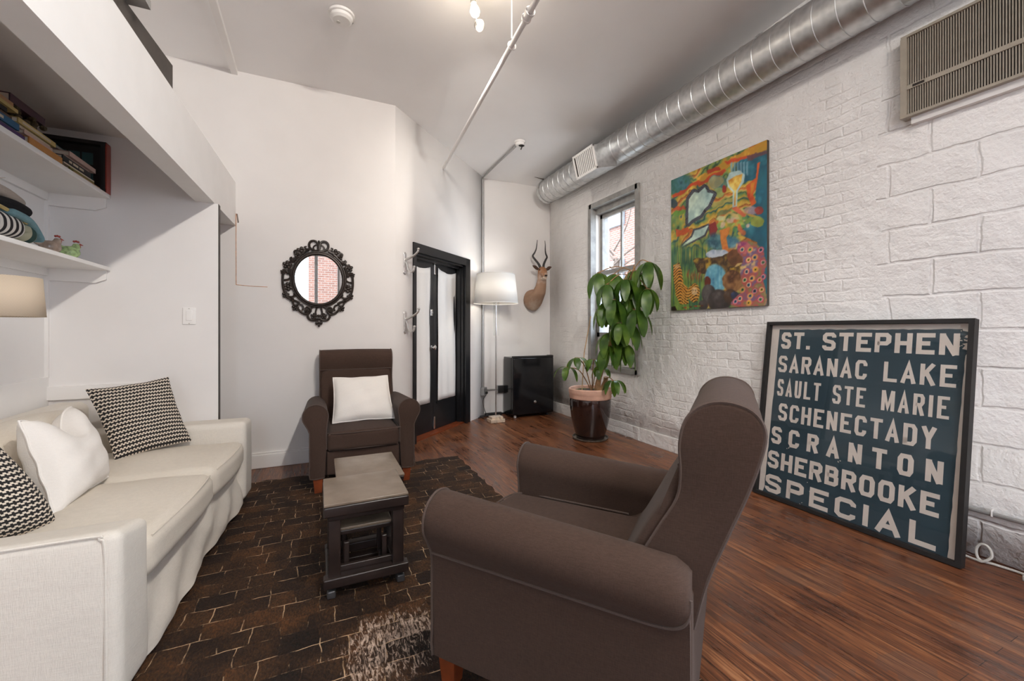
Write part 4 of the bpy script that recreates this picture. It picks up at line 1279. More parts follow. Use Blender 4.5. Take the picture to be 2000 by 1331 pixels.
# ------------------------------------------------------------------ coat hooks on the angled wall
def coat_hook(label, s, z):
    h_ = thing('coat_hook', label, 'hook', (0, 0, 0), 0, 'coat hooks by the doors')
    h_.matrix_world = DM @ mv(s, 0, z)
    o = [g_rbox(0.040, 0.014, 0.18, 0.005, (0, -0.007, 0)), g_ell(0.024, 0.007, 0.022, (0, -0.006, 0.088)), g_ell(0.024, 0.007, 0.022, (0, -0.006, -0.088)), g_ell(0.020, 0.008, 0.03, (0, -0.008, 0.03))]
    build('backplate', o, 'cast_metal', h_)
    build('upper_hook', [g_tube(spline([(0, -0.01, 0.03), (0, -0.05, 0.042), (0, -0.11, 0.066), (0, -0.155, 0.098), (0, -0.165, 0.125)], 5), [0.014 - 0.0003 * i for i in range(21)], 8), g_ell(0.014, 0.014, 0.009, (0, -0.166, 0.128))], 'cast_metal', h_)
    build('lower_hook', [g_tube(spline([(0, -0.012, 0.02), (0, -0.035, -0.02), (0, -0.045, -0.06), (0, -0.075, -0.09), (0, -0.105, -0.08), (0, -0.115, -0.045)], 5), 0.0105, 8), g_ell(0.014, 0.014, 0.010, (0, -0.116, -0.04))], 'cast_metal', h_)
coat_hook('silver double coat hook at the upper left corner of the black doors', 0.135, 1.80)
coat_hook('silver double coat hook below the first, at mid height beside the black doors', 0.140, 1.225)

# ------------------------------------------------------------------ antelope head
ant = thing('antelope_trophy', 'mounted antelope head with tall curved horns on the corner wall', 'antelope', (2.76, YC, 1.62))
def head_geo():
    out = []
    st = [((-0.045, -0.012, -0.05), 0.130, 0.185), ((-0.045, -0.05, -0.045), 0.134, 0.180), ((-0.03, -0.10, -0.02), 0.118, 0.155), ((0.0, -0.15, 0.05), 0.092, 0.115), ((0.02, -0.17, 0.13), 0.074, 0.088), ((0.03, -0.18, 0.22), 0.064, 0.074), ((0.03, -0.185, 0.30), 0.062, 0.068), ((0.028, -0.19, 0.35), 0.056, 0.056), ((0.026, -0.19, 0.385), 0.030, 0.030)]
    secs = []
    for c, rx, ry in st:
        secs.append([(c[0] + rx * math.cos(a), c[1] + ry * 0.8 * math.sin(a) * (1 if c[2] > 0.02 else 0.0 if c[1] > -0.03 else 0.3), c[2] + (ry * math.sin(a) * (0.8 if c[2] < 0.02 else 0.25))) for a in np.linspace(0, 2 * PI, 20, endpoint=False)])
    out.append(g_loft(secs))
    # skull and muzzle pointing forward, down and slightly left
    out.append(g_tube([(0.028, -0.165, 0.355), (0.022, -0.21, 0.345), (0.012, -0.26, 0.318), (0.002, -0.31, 0.285), (-0.006, -0.345, 0.262), (-0.009, -0.362, 0.250)], [0.052, 0.060, 0.050, 0.037, 0.031, 0.018], 16))
    out.append(g_ell(0.10, 0.06, 0.08, (-0.05, -0.07, -0.12)))
    return out
bd = build('head_and_neck', head_geo(), 'antelope_hide', ant)
rm = bd.modifiers.new('remesh', 'REMESH'); rm.mode = 'VOXEL'; rm.voxel_size = 0.008; rm.use_smooth_shade = True
sm_ = bd.modifiers.new('smooth', 'SMOOTH'); sm_.iterations = 6
for sx in (-1, 1):
    pts = [(0.026 + sx * 0.024, -0.185, 0.395), (0.026 + sx * 0.045, -0.165, 0.45), (0.026 + sx * 0.085, -0.14, 0.51), (0.026 + sx * 0.112, -0.13, 0.555), (0.026 + sx * 0.088, -0.14, 0.60), (0.026 + sx * 0.072, -0.155, 0.65), (0.026 + sx * 0.066, -0.165, 0.72), (0.026 + sx * 0.060, -0.165, 0.775)]
    P = spline(pts, 8)
    n = len(P)
    build('horn', [g_tube(P, [0.0165 * (1 - 0.85 * (i / (n - 1)) ** 1.2) * (1 + 0.09 * math.sin(i * 2.2) * (i < n * 0.6)) + 0.0012 for i in range(n)], 10)], 'horn', ant)
    secs = []
    for k, (r_, q) in enumerate(((0.012, 0), (0.024, 0.035), (0.028, 0.06), (0.02, 0.09), (0.004, 0.115))):
        secs.append([(0.026 + sx * (0.05 + q * 0.85), -0.185 + 0.008 * math.sin(a) - 0.01, 0.365 + q * 0.38 + r_ * math.cos(a)) for a in np.linspace(0, 2 * PI, 12, endpoint=False)])
    e = build('ear', g_loft(secs), 'ear_dark', ant); e['label'] = 'dark ear'
    build('eye', g_ell(0.012, 0.012, 0.012, (0.017 + sx * 0.047, -0.232, 0.352)), 'eye_black', ant)
build('nose', [g_ell(0.022, 0.014, 0.012, (-0.008, -0.362, 0.262))], 'eye_black', ant)
build('muzzle_patch', [g_ell(0.030, 0.02, 0.024, (-0.003, -0.325, 0.240))], 'hide_pale', ant)
build('throat_patch', [g_ell(0.045, 0.012, 0.022, (0.022, -0.243, 0.232))], 'hide_pale', ant)

# ------------------------------------------------------------------ painting
PY0, PY1, PZ0, PZ1 = 2.007, 2.930, 1.331, 2.553
def paint():
    NU, NV = 150, 198
    u, v = np.meshgrid(np.linspace(0, 1, NU), np.linspace(0, 1, NV))
    # crop pixel frame of the sketch the shapes were measured in
    X = 96 + 692 * u
    yt, yb = 355 - 300 * u, 1285 - 40 * u
    Y = yb - (yb - yt) * v
    rs = np.random.RandomState(4)
    def nz(sx, sy, seed, oct_=4):
        r_ = np.random.RandomState(seed); out = np.zeros_like(u); amp = 1; tot = 0
        for o in range(oct_):
            n1, n2 = max(2, int(sx * 2 ** o)), max(2, int(sy * 2 ** o))
            g = r_.rand(n2 + 2, n1 + 2)
            a, b = u * n1, v * n2
            i, j = a.astype(int), b.astype(int)
            fa, fb = a - i, b - j
            fa = fa * fa * (3 - 2 * fa); fb = fb * fb * (3 - 2 * fb)
            out += amp * ((g[j, i] * (1 - fa) + g[j, i + 1] * fa) * (1 - fb) + (g[j + 1, i] * (1 - fa) + g[j + 1, i + 1] * fa) * fb)
            tot += amp; amp *= 0.55
        return out / tot
    n1, n2, n3 = nz(4, 5, 1), nz(5, 4, 2), nz(16, 20, 3, 3)
    hexc = lambda s: np.array([int(s[i:i + 2], 16) / 255 for i in (0, 2, 4)])
    def grad(t, cols):
        t = np.clip(t, 0, 0.9999) * (len(cols) - 1)
        i = t.astype(int); f = (t - i)[..., None]
        C = np.array([hexc(c) for c in cols])
        return C[i] * (1 - f) + C[np.minimum(i + 1, len(cols) - 1)] * f
    flow = (Y + 0.42 * X) / 900 + 0.42 * (n1 - 0.5) + 0.22 * (n2 - 0.5)
    img = grad((flow * 3.6) % 1.0, ['2c6672', '7f9a52', 'c9a03a', 'dcb850', 'c98a3a', 'b8602c', 'd9b060', '9aa050', '4f7f58', '8a9a4a', 'd0a83e', '2c6672'])
    ln = np.abs(((flow * 11 + 0.5 * n3) % 1.0) - 0.5)
    img *= (1 - 0.35 * np.clip((0.10 - ln) / 0.06, 0, 1))[..., None]
    def paste(mask, col, a=1.0):
        m = (np.clip(mask, 0, 1) * a)[..., None]
        c = hexc(col) if isinstance(col, str) else col
        img[:] = img * (1 - m) + c * m
    W = 26 * (n1 - 0.5) + 20 * (n3 - 0.5)
    def ell(cx, cy, rx, ry, ang=0, soft=0.10, w=1):
        a = math.radians(ang); dx, dy = X - cx + W * w, Y - cy + W * w * 0.7
        q = np.hypot((dx * math.cos(a) + dy * math.sin(a)) / rx, (-dx * math.sin(a) + dy * math.cos(a)) / ry)
        return np.clip((1 - q) / soft, 0, 1)
    def poly(P, grow=0, w=0.25):
        x, y = X + W * w, Y + W * w
        ins = np.zeros_like(X, bool); dist = np.full_like(X, 1e9)
        for (x1, y1), (x2, y2) in zip(P, P[1:] + P[:1]):
            c = ((y1 > y) != (y2 > y)) & (x < (x2 - x1) * (y - y1) / ((y2 - y1) or 1e-9) + x1)
            ins ^= c
            L = (x2 - x1) ** 2 + (y2 - y1) ** 2
            t = np.clip(((x - x1) * (x2 - x1) + (y - y1) * (y2 - y1)) / L, 0, 1)
            dist = np.minimum(dist, np.hypot(x - x1 - t * (x2 - x1), y - y1 - t * (y2 - y1)))
        return np.clip((np.where(ins, dist, -dist) + grow) / 4 + 0.5, 0, 1)
    # teal corner, right-hand sea and left middle
    paste(ell(160, 370, 150, 85, -22, 0.35), grad(n3, ['1e4f5c', '4d8790', '2a5f52', 'a58a3a']))
    paste(poly([(690, 130), (800, 90), (800, 1260), (745, 1260), (735, 780), (640, 730), (700, 560), (730, 500), (720, 330), (640, 330), (600, 200)], 8, 1.2), grad(n2 * 0.7 + n3 * 0.3, ['174a5c', '2b7684', '1d5a6e', '4f97a0', '1c4f7a']))
    paste(poly([(330, 330), (790, 60), (790, 110), (640, 170), (420, 300)], 14, 1.0), grad(n3, ['d9b23e', 'c98f2e', 'e0c050']))
    for x1, y1, x2, y2, w_, c in ((110, 470, 520, 260, 10, 'c8431f'), (390, 275, 480, 245, 13, 'b8361c'), (530, 210, 700, 160, 8, 'cf4a2c'), (120, 565, 210, 540, 12, 'c2502a'), (130, 720, 240, 690, 24, 'd0531f'), (120, 600, 220, 570, 14, '6d9a3c'), (430, 520, 590, 470, 16, 'a8a25a'), (470, 590, 580, 540, 14, '7a8a58'), (670, 180, 780, 140, 16, '6d4a50')):
        paste(poly([(x1, y1 - w_), (x2, y2 - w_ * .6), (x2 + 12, y2 + w_ * .6), (x1 + 10, y1 + w_)], 3, 1.4), c, 0.9)
    paste(ell(120, 520, 40, 34), '2c4250', 0.9)
    paste(ell(470, 350, 70, 55), '4a7c80', 0.7); paste(ell(480, 420, 40, 40), '9db06a', 0.8); paste(ell(450, 350, 70, 40, -30), 'd0b070', 0.55)
    paste(ell(515, 395, 16, 30), 'a02c22', 0.9)
    # torn windows of sky with beaded dark borders
    s1 = [(255, 480), (300, 425), (330, 432), (378, 388), (396, 422), (440, 432), (402, 518), (372, 545), (340, 590), (275, 622), (245, 650), (250, 560)]
    s2 = [(188, 825), (280, 752), (300, 702), (345, 690), (405, 666), (372, 728), (292, 772)]
    for S_, g in ((s1, 26), (s2, 15)):
        paste(poly(S_, g), np.where(((X * 0.11 + Y * 0.13) % 1.0 < 0.3)[..., None], hexc('6d7480'), hexc('2c2a33')))
        paste(poly(S_, 2), grad(n1 * 0.6 + n3 * 0.4, ['8fb8b4', 'a9cbc6', 'c8dcc8', 'd9e4e0']))
    # balloon and its blue streaks
    for i in range(6):
        paste(poly([(565 + 20 * i, 210), (575 + 20 * i, 205), (573 + 20 * i, 300), (567 + 20 * i, 300)], 2), '7fa6b4', 0.8)
    paste(poly([(538, 330), (560, 285), (620, 270), (648, 300), (640, 350), (605, 410), (600, 540), (582, 540), (585, 420), (550, 380)], 6), 'b9d4d0')
    paste(poly([(545, 335), (600, 300), (640, 290), (632, 345), (600, 410), (597, 520), (587, 520), (588, 415), (556, 378)], 0), grad(n3, ['e0a52c', 'd9882a', 'e8c860', 'c9d0a0']))
    paste(poly([(668, 375), (725, 325), (735, 220), (745, 215), (728, 340), (722, 390), (702, 440), (722, 505), (700, 520), (672, 450)], 3), grad(n3, ['c22f22', 'd8662c', 'a32a22']))
    paste(poly([(690, 360), (718, 350), (706, 420), (692, 440)], 0), 'd0842c')
    # roots and foliage mass
    for i in range(40):
        a = rs.rand() * 2 * PI; q = rs.rand() ** 0.6
        paste(ell(600 + 120 * q * math.cos(a), 640 + 90 * q * math.sin(a), 16 + 26 * rs.rand(), 9 + 12 * rs.rand(), rs.rand() * 180, 0.4), ['8fae4c', 'd8a23a', 'c9d3a0', 'd06a3c', '5f9a58', 'd9b9a0', 'a8c060', 'e0c880'][i % 8], 0.85)
    paste(ell(700, 560, 45, 30), 'c89aa0', 0.7); paste(ell(740, 560, 22, 34), 'b23a2c', 0.8); paste(ell(730, 640, 40, 40), 'a9a838', 0.8)
    paste(poly([(575, 540), (600, 530), (660, 590), (650, 600)], 5), 'd8704a')
    paste(poly([(415, 660), (455, 640), (470, 690), (450, 740), (420, 745)], 4), '8c2f2c')
    paste(ell(480, 780, 120, 75, 0, 0.4), grad(n3, ['2b5f78', '5b93a0', '244a60', '87b4b8']), 0.9)
    paste(ell(580, 790, 60, 55, 0, 0.4), grad(n3, ['9fc4cc', '3a7390', '7fb0bb']), 0.9)
    paste(poly([(492, 700), (515, 692), (530, 690), (556, 680), (548, 720), (530, 750), (545, 830), (510, 840), (500, 780)], 4), grad(n3, ['c96a2c', 'd98a3c', 'a84a24']))
    # reeds
    reed = np.clip((540 + 240 + 60 * (n1 - .5) - Y) / -60, 0, 1) * np.clip((400 - X) / 40, 0, 1)
    st = nz(60, 5, 9, 3)
    paste(reed, grad(st * 0.8 + n1 * 0.2, ['24502c', '5c8a3c', '7f9a4a', '2d5c4a', 'a89c48', '3c5a2c']))
    paste(ell(470, 870, 90, 38), grad(n3, ['8fa9c0', 'c9d2dc', '5a6f8c']))
    band = poly([(300, 920), (560, 880), (640, 930), (640, 1010), (330, 1000)], 10, 1.2)
    paste(band, grad(n3, ['5c3a24', '8a6a34', '3c2c20', 'a8862c', '6a4a2c']))
    paste(ell(455, 1050, 85, 115, 0, 0.15), grad(st * 0.5 + n3 * 0.5, ['2c6a90', '5aa0bc', '8cc4cc', '3a86a4']))
    paste(ell(595, 900, 55, 62), grad(n3, ['5a3a24', '7a5030', '4a2c1c'])); paste(ell(620, 950, 30, 10, -30), 'd0b070', 0.9)
    paste(ell(575, 1065, 75, 80), grad(n3, ['7a4c28', 'a87a4c', '4c2e1c', 'c9a070']))
    paste(ell(395, 1070, 26, 42), '6a3020')
    # tigers
    tg = np.maximum.reduce([poly([(118, 960), (165, 940), (190, 1000), (200, 1090), (240, 1120), (245, 1230), (180, 1235), (140, 1170), (122, 1060)], 4, 0.5), ell(290, 1150, 48, 75)])
    paste(tg, grad(n3, ['c9852c', 'd9a04a', 'b86a24']))
    strp = (np.sin((Y * 0.9 + 18 * np.sin(X * 0.045) + W) * 0.33) > 0.42).astype(float)
    paste(tg * strp, '2a1a14', 0.95)
    paste(ell(295, 1140, 26, 30), 'd9b98a', 0.85); paste(ell(286, 1132, 5, 5, w=0), '1c1410'); paste(ell(305, 1138, 5, 5, w=0), '1c1410')
    paste(ell(150, 965, 22, 20), 'c9a070', 0.8)
    for i in range(12):
        paste(ell(240 + 10 * i, 1010 + 60 * rs.rand(), 5, 40, 8, 0.5), ['8a3a24', 'a8522c', '5c2c1c'][i % 3], 0.7)
    # boulders
    for cx, cy, rx, ry, c in ((405, 1160, 58, 75, '5a5654'), (480, 1210, 85, 90, '48413f'), (365, 1240, 40, 40, '4c4644'), (560, 1180, 50, 60, '56402e'), (590, 1170, 30, 30, '3a4a70')):
        paste(ell(cx, cy, rx, ry, 0, 0.12, 0.4), grad(n3 * 0.5 + ell(cx - 15, cy - 20, rx, ry, 0, 1.0, 0.3) * 0.5, ['332c2c', c, '6c6662']))
    # peacock-like trailing shapes with round eyes
    paste(poly([(615, 800), (660, 775), (720, 800), (765, 860), (780, 960), (760, 1060), (775, 1240), (560, 1262), (570, 1220), (640, 1150), (640, 1010), (655, 900), (620, 860)], 6, 1.2), grad(n3 * 0.7 + n1 * 0.3, ['a05060', '4f7a8a', 'd89a7a', '8a8a5a', 'b85a50', '6a5a80', 'd0b070', '3f6a70', 'c07068']))
    paste(ell(655, 830, 42, 46), grad(n3, ['b83a5a', 'd07a7a', '8a3a6a', 'c9a080']))
    eyes = [(640, 840), (690, 842), (752, 845), (680, 915), (718, 898), (765, 935), (668, 1000), (722, 985), (765, 1040), (655, 1060), (700, 1050), (745, 1060), (680, 1095), (640, 1130), (715, 1140), (755, 1130), (690, 1175), (750, 1200), (625, 1195), (680, 1225), (595, 1215)]
    for i, (ex, ey) in enumerate(eyes):
        for r_, c in ((24, ['c94a4a', 'd88a6a', 'b8465a'][i % 3]), (18, ['e0c8a0', 'd9a84a', 'e0a0a0'][i % 3]), (12, ['3a6a8a', '4a8a5a', '2a4a6a', 'c9a02c'][i % 4]), (6, '241c24')):
            paste(ell(ex, ey, r_ * 0.85, r_ * 1.15, 20, 0.2, 0.3), c, 0.95)
    paste(poly([(92, 1262), (130, 1255), (150, 1290), (92, 1290)], 4), '2a2018')
    for i in range(8):
        paste(ell(200 + 22 * i, 1265 - 3 * i, 16, 7), ['3a6a2c', 'a83a24', '8a9a3c', '5a2c1c'][i % 4], 0.8)
    img[:] = np.clip(img * (0.80 + 0.40 * n3[..., None]), 0, 1) * 0.97
    lin = np.where(img <= 0.04045, img / 12.92, ((img + 0.055) / 1.055) ** 2.4)
    V = np.stack([np.zeros(NU * NV), (0.5 - u).ravel() * (PY1 - PY0), (v - 0.5).ravel() * (PZ1 - PZ0)], 1)
    F = [(j * NU + i, j * NU + i + 1, (j + 1) * NU + i + 1, (j + 1) * NU + i) for j in range(NV - 1) for i in range(NU - 1)]
    return V, F, lin.reshape(-1, 3)
pt = thing('painting', 'colourful unframed canvas of animals, plants and swirling sky on the brick wall', 'painting', (XR - 0.004, (PY0 + PY1) / 2, (PZ0 + PZ1) / 2))
build('canvas', g_span(-0.024, 0.0, -(PY1 - PY0) / 2, (PY1 - PY0) / 2, -(PZ1 - PZ0) / 2, (PZ1 - PZ0) / 2), 'dark_board', pt)
V, F, C_ = paint()
po = build('painted_surface', ([tuple(p) for p in V], F), 'canvas_paint', pt, fix=False, loc=(-0.0255, 0, 0))
ca = po.data.color_attributes.new('paint', 'FLOAT_COLOR', 'POINT')
ca.data.foreach_set('color', np.concatenate([C_, np.ones((len(C_), 1))], 1).astype(np.float32).ravel())

# ------------------------------------------------------------------ framed destination sign leaning on the wall
sg = thing('framed_sign', 'black framed bus destination sign with cream place names on dark blue, leaning on the wall', 'sign', (2.79, 1.976, 0.004))
lean = math.atan2(0.16, 1.21)
# local: u along -Y, v up the leaning face, d out of the face toward the room
SM = Matrix(((0, math.sin(lean), -math.cos(lean), 0), (-1, 0, 0, 0), (0, math.cos(lean), math.sin(lean), 0), (0, 0, 0, 1)))
def sgm(g):
    return g_move(g, SM)
SW, SH = 1.058, 1.215
build('frame', [sgm(g_span(0, 0.022, 0, SH, -0.045, 0.004)), sgm(g_span(SW - 0.022, SW, 0, SH, -0.045, 0.004)), sgm(g_span(0.022, SW - 0.022, 0, 0.022, -0.045, 0.004)), sgm(g_span(0.022, SW - 0.022, SH - 0.022, SH, -0.045, 0.004))], 'black_matte', sg)
build('mount', [sgm(g_span(0.02, SW - 0.02, 0.02, SH - 0.02, -0.036, -0.030))], 'sign_cream', sg)
def ragged():
    r_ = random.Random(8)
    pts = [(0.052, 0.022), (1.0, 0.022)]
    y = 0.03
    while y < 1.05:
        pts.append((1.0 + 0.02 * y + r_.uniform(-0.0015, 0.0015), y)); y += 0.04
    for y in np.linspace(1.055, 1.165, 14):
        pts.append((1.018 + (0.016 if r_.random() < 0.4 else r_.uniform(-0.014, 0.002)), y))
    for x in np.linspace(1.005, 0.075, 40):
        pts.append((x, 1.163 + r_.uniform(-0.002, 0.003)))
    for y in np.linspace(1.12, 0.06, 24):
        pts.append((0.060 + 0.014 * y + r_.uniform(-0.0015, 0.0015), y))
    return pts
build('blue_roll', [sgm(g_prism(ragged(), -0.0300, -0.0290, 'z'))], 'sign_blue', sg)
# block letters drawn as strokes in a unit cell: (strokes, relative width)
A_ = 0.22
def octo(x0, x1, y0, y1, c):
    return [(x0 + c, y0), (x1 - c, y0), (x1, y0 + c), (x1, y1 - c), (x1 - c, y1), (x0 + c, y1), (x0, y1 - c), (x0, y0 + c)]
GL = {
    'S': [([(1, .78), (1, .88), (.82, 1), (.18, 1), (0, .88), (0, .66), (.18, .54), (.82, .46), (1, .34), (1, .12), (.82, 0), (.18, 0), (0, .12), (0, .22)], 0)],
    'T': [([(-.2, 1), (1.2, 1)], 0), ([(.5, 1), (.5, -.08)], 0)],
    '.': [([(0.0, 0.02), (0.0, -0.08)], 0)],
    'E': [([(1.2, 1), (0, 1), (0, 0), (1.2, 0)], 0), ([(0, .52), (.86, .52)], 0)],
    'P': [([(0, -.08), (0, 1), (.8, 1), (1, .88), (1, .58), (.8, .46), (0, .46)], 0)],
    'H': [([(0, -.08), (0, 1.08)], 0), ([(1, -.08), (1, 1.08)], 0), ([(0, .5), (1, .5)], 0)],
    'N': [([(0, -.08), (0, 1.08)], 0), ([(1, -.08), (1, 1.08)], 0), ([(.02, 1.02), (.98, -.02)], 0)],
    'A': [([(-.06, -.08), (.5, 1.02), (1.06, -.08)], 0), ([(.2, .28), (.8, .28)], 0)],
    'R': [([(0, -.08), (0, 1), (.8, 1), (1, .88), (1, .62), (.8, .5), (0, .5)], 0), ([(.55, .5), (1.04, -.08)], 0)],
    'C': [([(1, .74), (1, .86), (.8, 1), (.2, 1), (0, .86), (0, .14), (.2, 0), (.8, 0), (1, .14), (1, .26)], 0)],
    'L': [([(0, 1.08), (0, 0), (1.2, 0)], 0)],
    'K': [([(0, -.08), (0, 1.08)], 0), ([(1.02, 1.08), (.05, .42)], 0), ([(.36, .62), (1.06, -.08)], 0)],
    'U': [([(0, 1.08), (0, .14), (.2, 0), (.8, 0), (1, .14), (1, 1.08)], 0)],
    'M': [([(0, -.08), (0, 1.08)], 0), ([(1, -.08), (1, 1.08)], 0), ([(.02, 1.04), (.5, .12), (.98, 1.04)], 0)],
    'I': [([(0, -.08), (0, 1.08)], 0)],
    'D': [([(0, 0), (0, 1), (.76, 1), (1, .84), (1, .16), (.76, 0), (0, 0), (0, .3)], 0)],
    'Y': [([(-.06, 1.08), (.5, .46), (.5, -.08)], 0), ([(1.06, 1.08), (.5, .46)], 0)],
    'O': [(octo(0, 1, 0, 1, .18), 1)],
    'B': [([(0, 0), (0, 1), (.76, 1), (.94, .90), (.94, .64), (.8, .53), (0, .53)], 0), ([(.76, .53), (1, .42), (1, .10), (.8, 0), (0, 0), (0, .3)], 0)],
}
NARROW = {'I': 0.0, '.': 0.0}
def stroke(pts, w, closed, z0, z1):
    """mitred ribbon of width w along 2D pts, with thickness"""
    P = [Vector(p) for p in pts]
    n = len(P)
    L, Rr = [], []
    for i in range(n):
        a = P[i] - P[i - 1] if (i > 0 or closed) else P[1] - P[0]
        b = P[(i + 1) % n] - P[i] if (i < n - 1 or closed) else P[-1] - P[-2]
        a.normalize(); b.normalize()
        na, nb = Vector((-a.y, a.x)), Vector((-b.y, b.x))
        m = (na + nb)
        m = m.normalized() if m.length > 1e-6 else na
        k = (w / 2) / max(0.35, m.dot(na))
        L.append(P[i] + m * k); Rr.append(P[i] - m * k)
    V, F = [], []
    for z in (z0, z1):
        V += [(p.x, p.y, z) for p in L] + [(p.x, p.y, z) for p in Rr]
    for i in range(n if closed else n - 1):
        j = (i + 1) % n
        F += [(2 * n + i, 2 * n + j, 3 * n + j, 3 * n + i), (i, n + i, n + j, j), (i, j, 2 * n + j, 2 * n + i), (n + i, 3 * n + i, 3 * n + j, n + j)]
    if not closed:
        F += [(0, 2 * n, 3 * n, n), (n - 1, 2 * n - 1, 4 * n - 1, 3 * n - 1)]
    return V, F
def word(txt, u0, u1, v0, v1, sw, gap):
    """letters of txt fill u0..u1; equal letter cells apart from narrow ones"""
    out = []
    n_full = sum(1 for c in txt if c not in NARROW)
    n_nar = len(txt) - n_full
    cell = (u1 - u0 - sw * n_nar - gap * (len(txt) - 1)) / max(1, n_full + 0.3 * txt.count('M'))
    x = u0
    vs_ = min(sw * 0.92, (v1 - v0) * 0.26)
    for c in txt:
        wd = sw if c in NARROW else cell * (1.3 if c == 'M' else 1)
        for k, (pts, cl) in enumerate(GL[c]):
            iw, ih = max(0.0, wd - sw), (v1 - v0) - vs_
            q = []
            for px, py in pts:
                yy = v0 + vs_ / 2 + min(max(py, -0.0), 1.0) * ih
                if py < 0: yy = v0
                if py > 1.03: yy = v1
                q.append((x + sw / 2 if c in NARROW else x if px < -.1 else x + wd if px > 1.1 else x + sw / 2 + px * iw, yy))
            if c == '.':
                q = [(x + sw / 2, v0), (x + sw / 2, v0 + sw)]
            out.append(sgm(stroke(q, sw * (1.0 if True else 1), bool(cl), -0.0290, -0.0282 + 0.0001 * k)))
        x += wd + gap
    return out
rows = [
    ([('ST.', 0.095, 0.285), ('STEPHEN', 0.360, 0.998)], 1.029, 1.142, 0.0235, 0.017),
    ([('SARANAC', 0.088, 0.612), ('LAKE', 0.692, 0.994)], 0.864, 0.977, 0.0190, 0.018),
    ([('SAULT', 0.094, 0.371), ('STE', 0.441, 0.614), ('MARIE', 0.691, 0.975)], 0.699, 0.813, 0.0165, 0.017),
    ([('SCHENECTADY', 0.116, 0.932)], 0.532, 0.647, 0.0195, 0.017),
    ([('SCRANTON', 0.081, 0.967)], 0.367, 0.481, 0.0235, 0.048),
    ([('SHERBROOKE', 0.070, 0.960)], 0.198, 0.313, 0.0235, 0.016),
    ([('SPECIAL', 0.066, 0.956)], 0.032, 0.150, 0.0260, 0.036)]
for words, v0, v1, sw, gap in rows:
    for txt, u0, u1 in words:
        build('lettering', word(txt, u0, u1, v0, v1, sw, gap), 'sign_cream', sg, fix=False, angle=20)
r_ = random.Random(12)
fl_ = []
for i in range(26):
    u, v = (r_.uniform(0.985, 1.02), r_.uniform(1.04, 1.15)) if i < 12 else r_.choice([(0.30, 0.20), (0.33, 0.17), (0.36, 0.13), (0.30, 0.03), (0.33, 0.02), (0.20, 0.36), (0.5, 0.35), (0.4, 0.53), (0.42, 0.83)])
    u += r_.uniform(-0.012, 0.012); v += r_.uniform(-0.01, 0.01)
    fl_.append(sgm(g_prism([(u + r_.uniform(0.0015, 0.005) * math.cos(a), v + r_.uniform(0.0015, 0.0045) * math.sin(a)) for a in np.linspace(0, 2 * PI, 6, endpoint=False)], -0.029, -0.0284, 'z')))
build('paint_chip', fl_, 'sign_cream', sg, fix=False)
build('glazing', [sgm(g_span(0.02, SW - 0.02, 0.02, SH - 0.02, -0.012, -0.009))], 'poster_glazing', sg)

# ------------------------------------------------------------------ through-wall air conditioner grille, upper right
vy0, vy1, vz0, vz1 = 0.70, 1.215, 2.345, 2.775
vent = thing('wall_air_conditioner', 'beige slatted air conditioner front high on the wall at the right edge', 'air conditioner', (XR, (vy0 + vy1) / 2, (vz0 + vz1) / 2))
hw, hh = (vy1 - vy0) / 2, (vz1 - vz0) / 2
build('housing', [g_span(-0.045, 0.10, -hw, hw, -hh, hh)], 'grille_dark', vent)
build('surround', [g_span(-0.062, -0.0, hw - 0.026, hw + 0.002, -hh, hh), g_span(-0.062, 0.0, -hw - 0.03, -hw + 0.026, -hh, hh), g_span(-0.065, 0.0, -hw - 0.03, hw + 0.002, -hh - 0.014, -hh), g_span(-0.062, 0.0, -hw - 0.03, hw, hh, hh + 0.014)], 'grille_beige', vent)
n = 46
for i in range(n):
    y = -hw + 0.03 + (2 * hw - 0.06) * i / (n - 1)
    if i == 0:
        proto = build('slat', [g_span(-0.0515, -0.044, -0.0021, 0.0021, -hh, hh)], 'grille_beige', vent, loc=(0, y, 0))
    else:
        c = proto.copy(); c.parent = vent; c.location = (0, y, 0); COL.objects.link(c)
bar = build('crossbar', [g_span(-0.058, -0.05, -hw + 0.02, hw - 0.02, -0.075, -0.052)], 'grille_beige', vent)
build('badge', [g_span(-0.0595, -0.058, hw - 0.10, hw - 0.05, -0.070, -0.057)], 'grille_dark', vent)
tag(build('trim_8', [g_span(XR - 0.035, XR + 0.05, 0.70, 1.18, vz0 - 0.05, vz0 - 0.014)], 'wall_paint'), 'painted plaster ledge under the wall air conditioner', 'ledge', kind='structure')

# ------------------------------------------------------------------ spiral duct
DX, DZ, DR = 2.842, 3.056, 0.158
def duct_z(y):
    return DZ
dct = thing('spiral_duct', 'large galvanised spiral duct running along the top of the brick wall', 'duct', (DX, 0, DZ))
yA, yB = YR + 0.05, 5.02
build('pipe', [g_move(g_lathe([(DR, yA), (DR, yB)], 48, close=False), rot('X', -90))], 'galvanised', dct, angle=60)
sp_ = []
pitch = 0.128
for k in range(int((yB - yA) / pitch)):
    y_ = yA + 0.05 + k * pitch
    P = [(math.cos(a) * (DR + 0.001), y_ + pitch * 0.98 * a / (2 * PI) * 0.35, math.sin(a) * (DR + 0.001)) for a in np.linspace(0, 2 * PI, 49)]
    sp_.append(g_tube(P, 0.0032, 5))
build('spiral_seam', sp_, 'galvanised', dct)
build('end_cap', [g_move(g_lathe([(0.0001, 0.014), (DR - 0.012, 0.014), (DR + 0.003, 0.010), (DR + 0.004, -0.05)], 48, close=False), mv(0, yB, 0) @ rot('X', -90))], 'galvanised', dct)
build('hanger_strap', [g_tube([(math.cos(a) * (DR + 0.004), y_, math.sin(a) * (DR + 0.004)) for a in np.linspace(0.6, 2.5, 14)], 0.006, 5) for y_ in (1.9, 3.4, 4.85)], 'galvanised', dct)
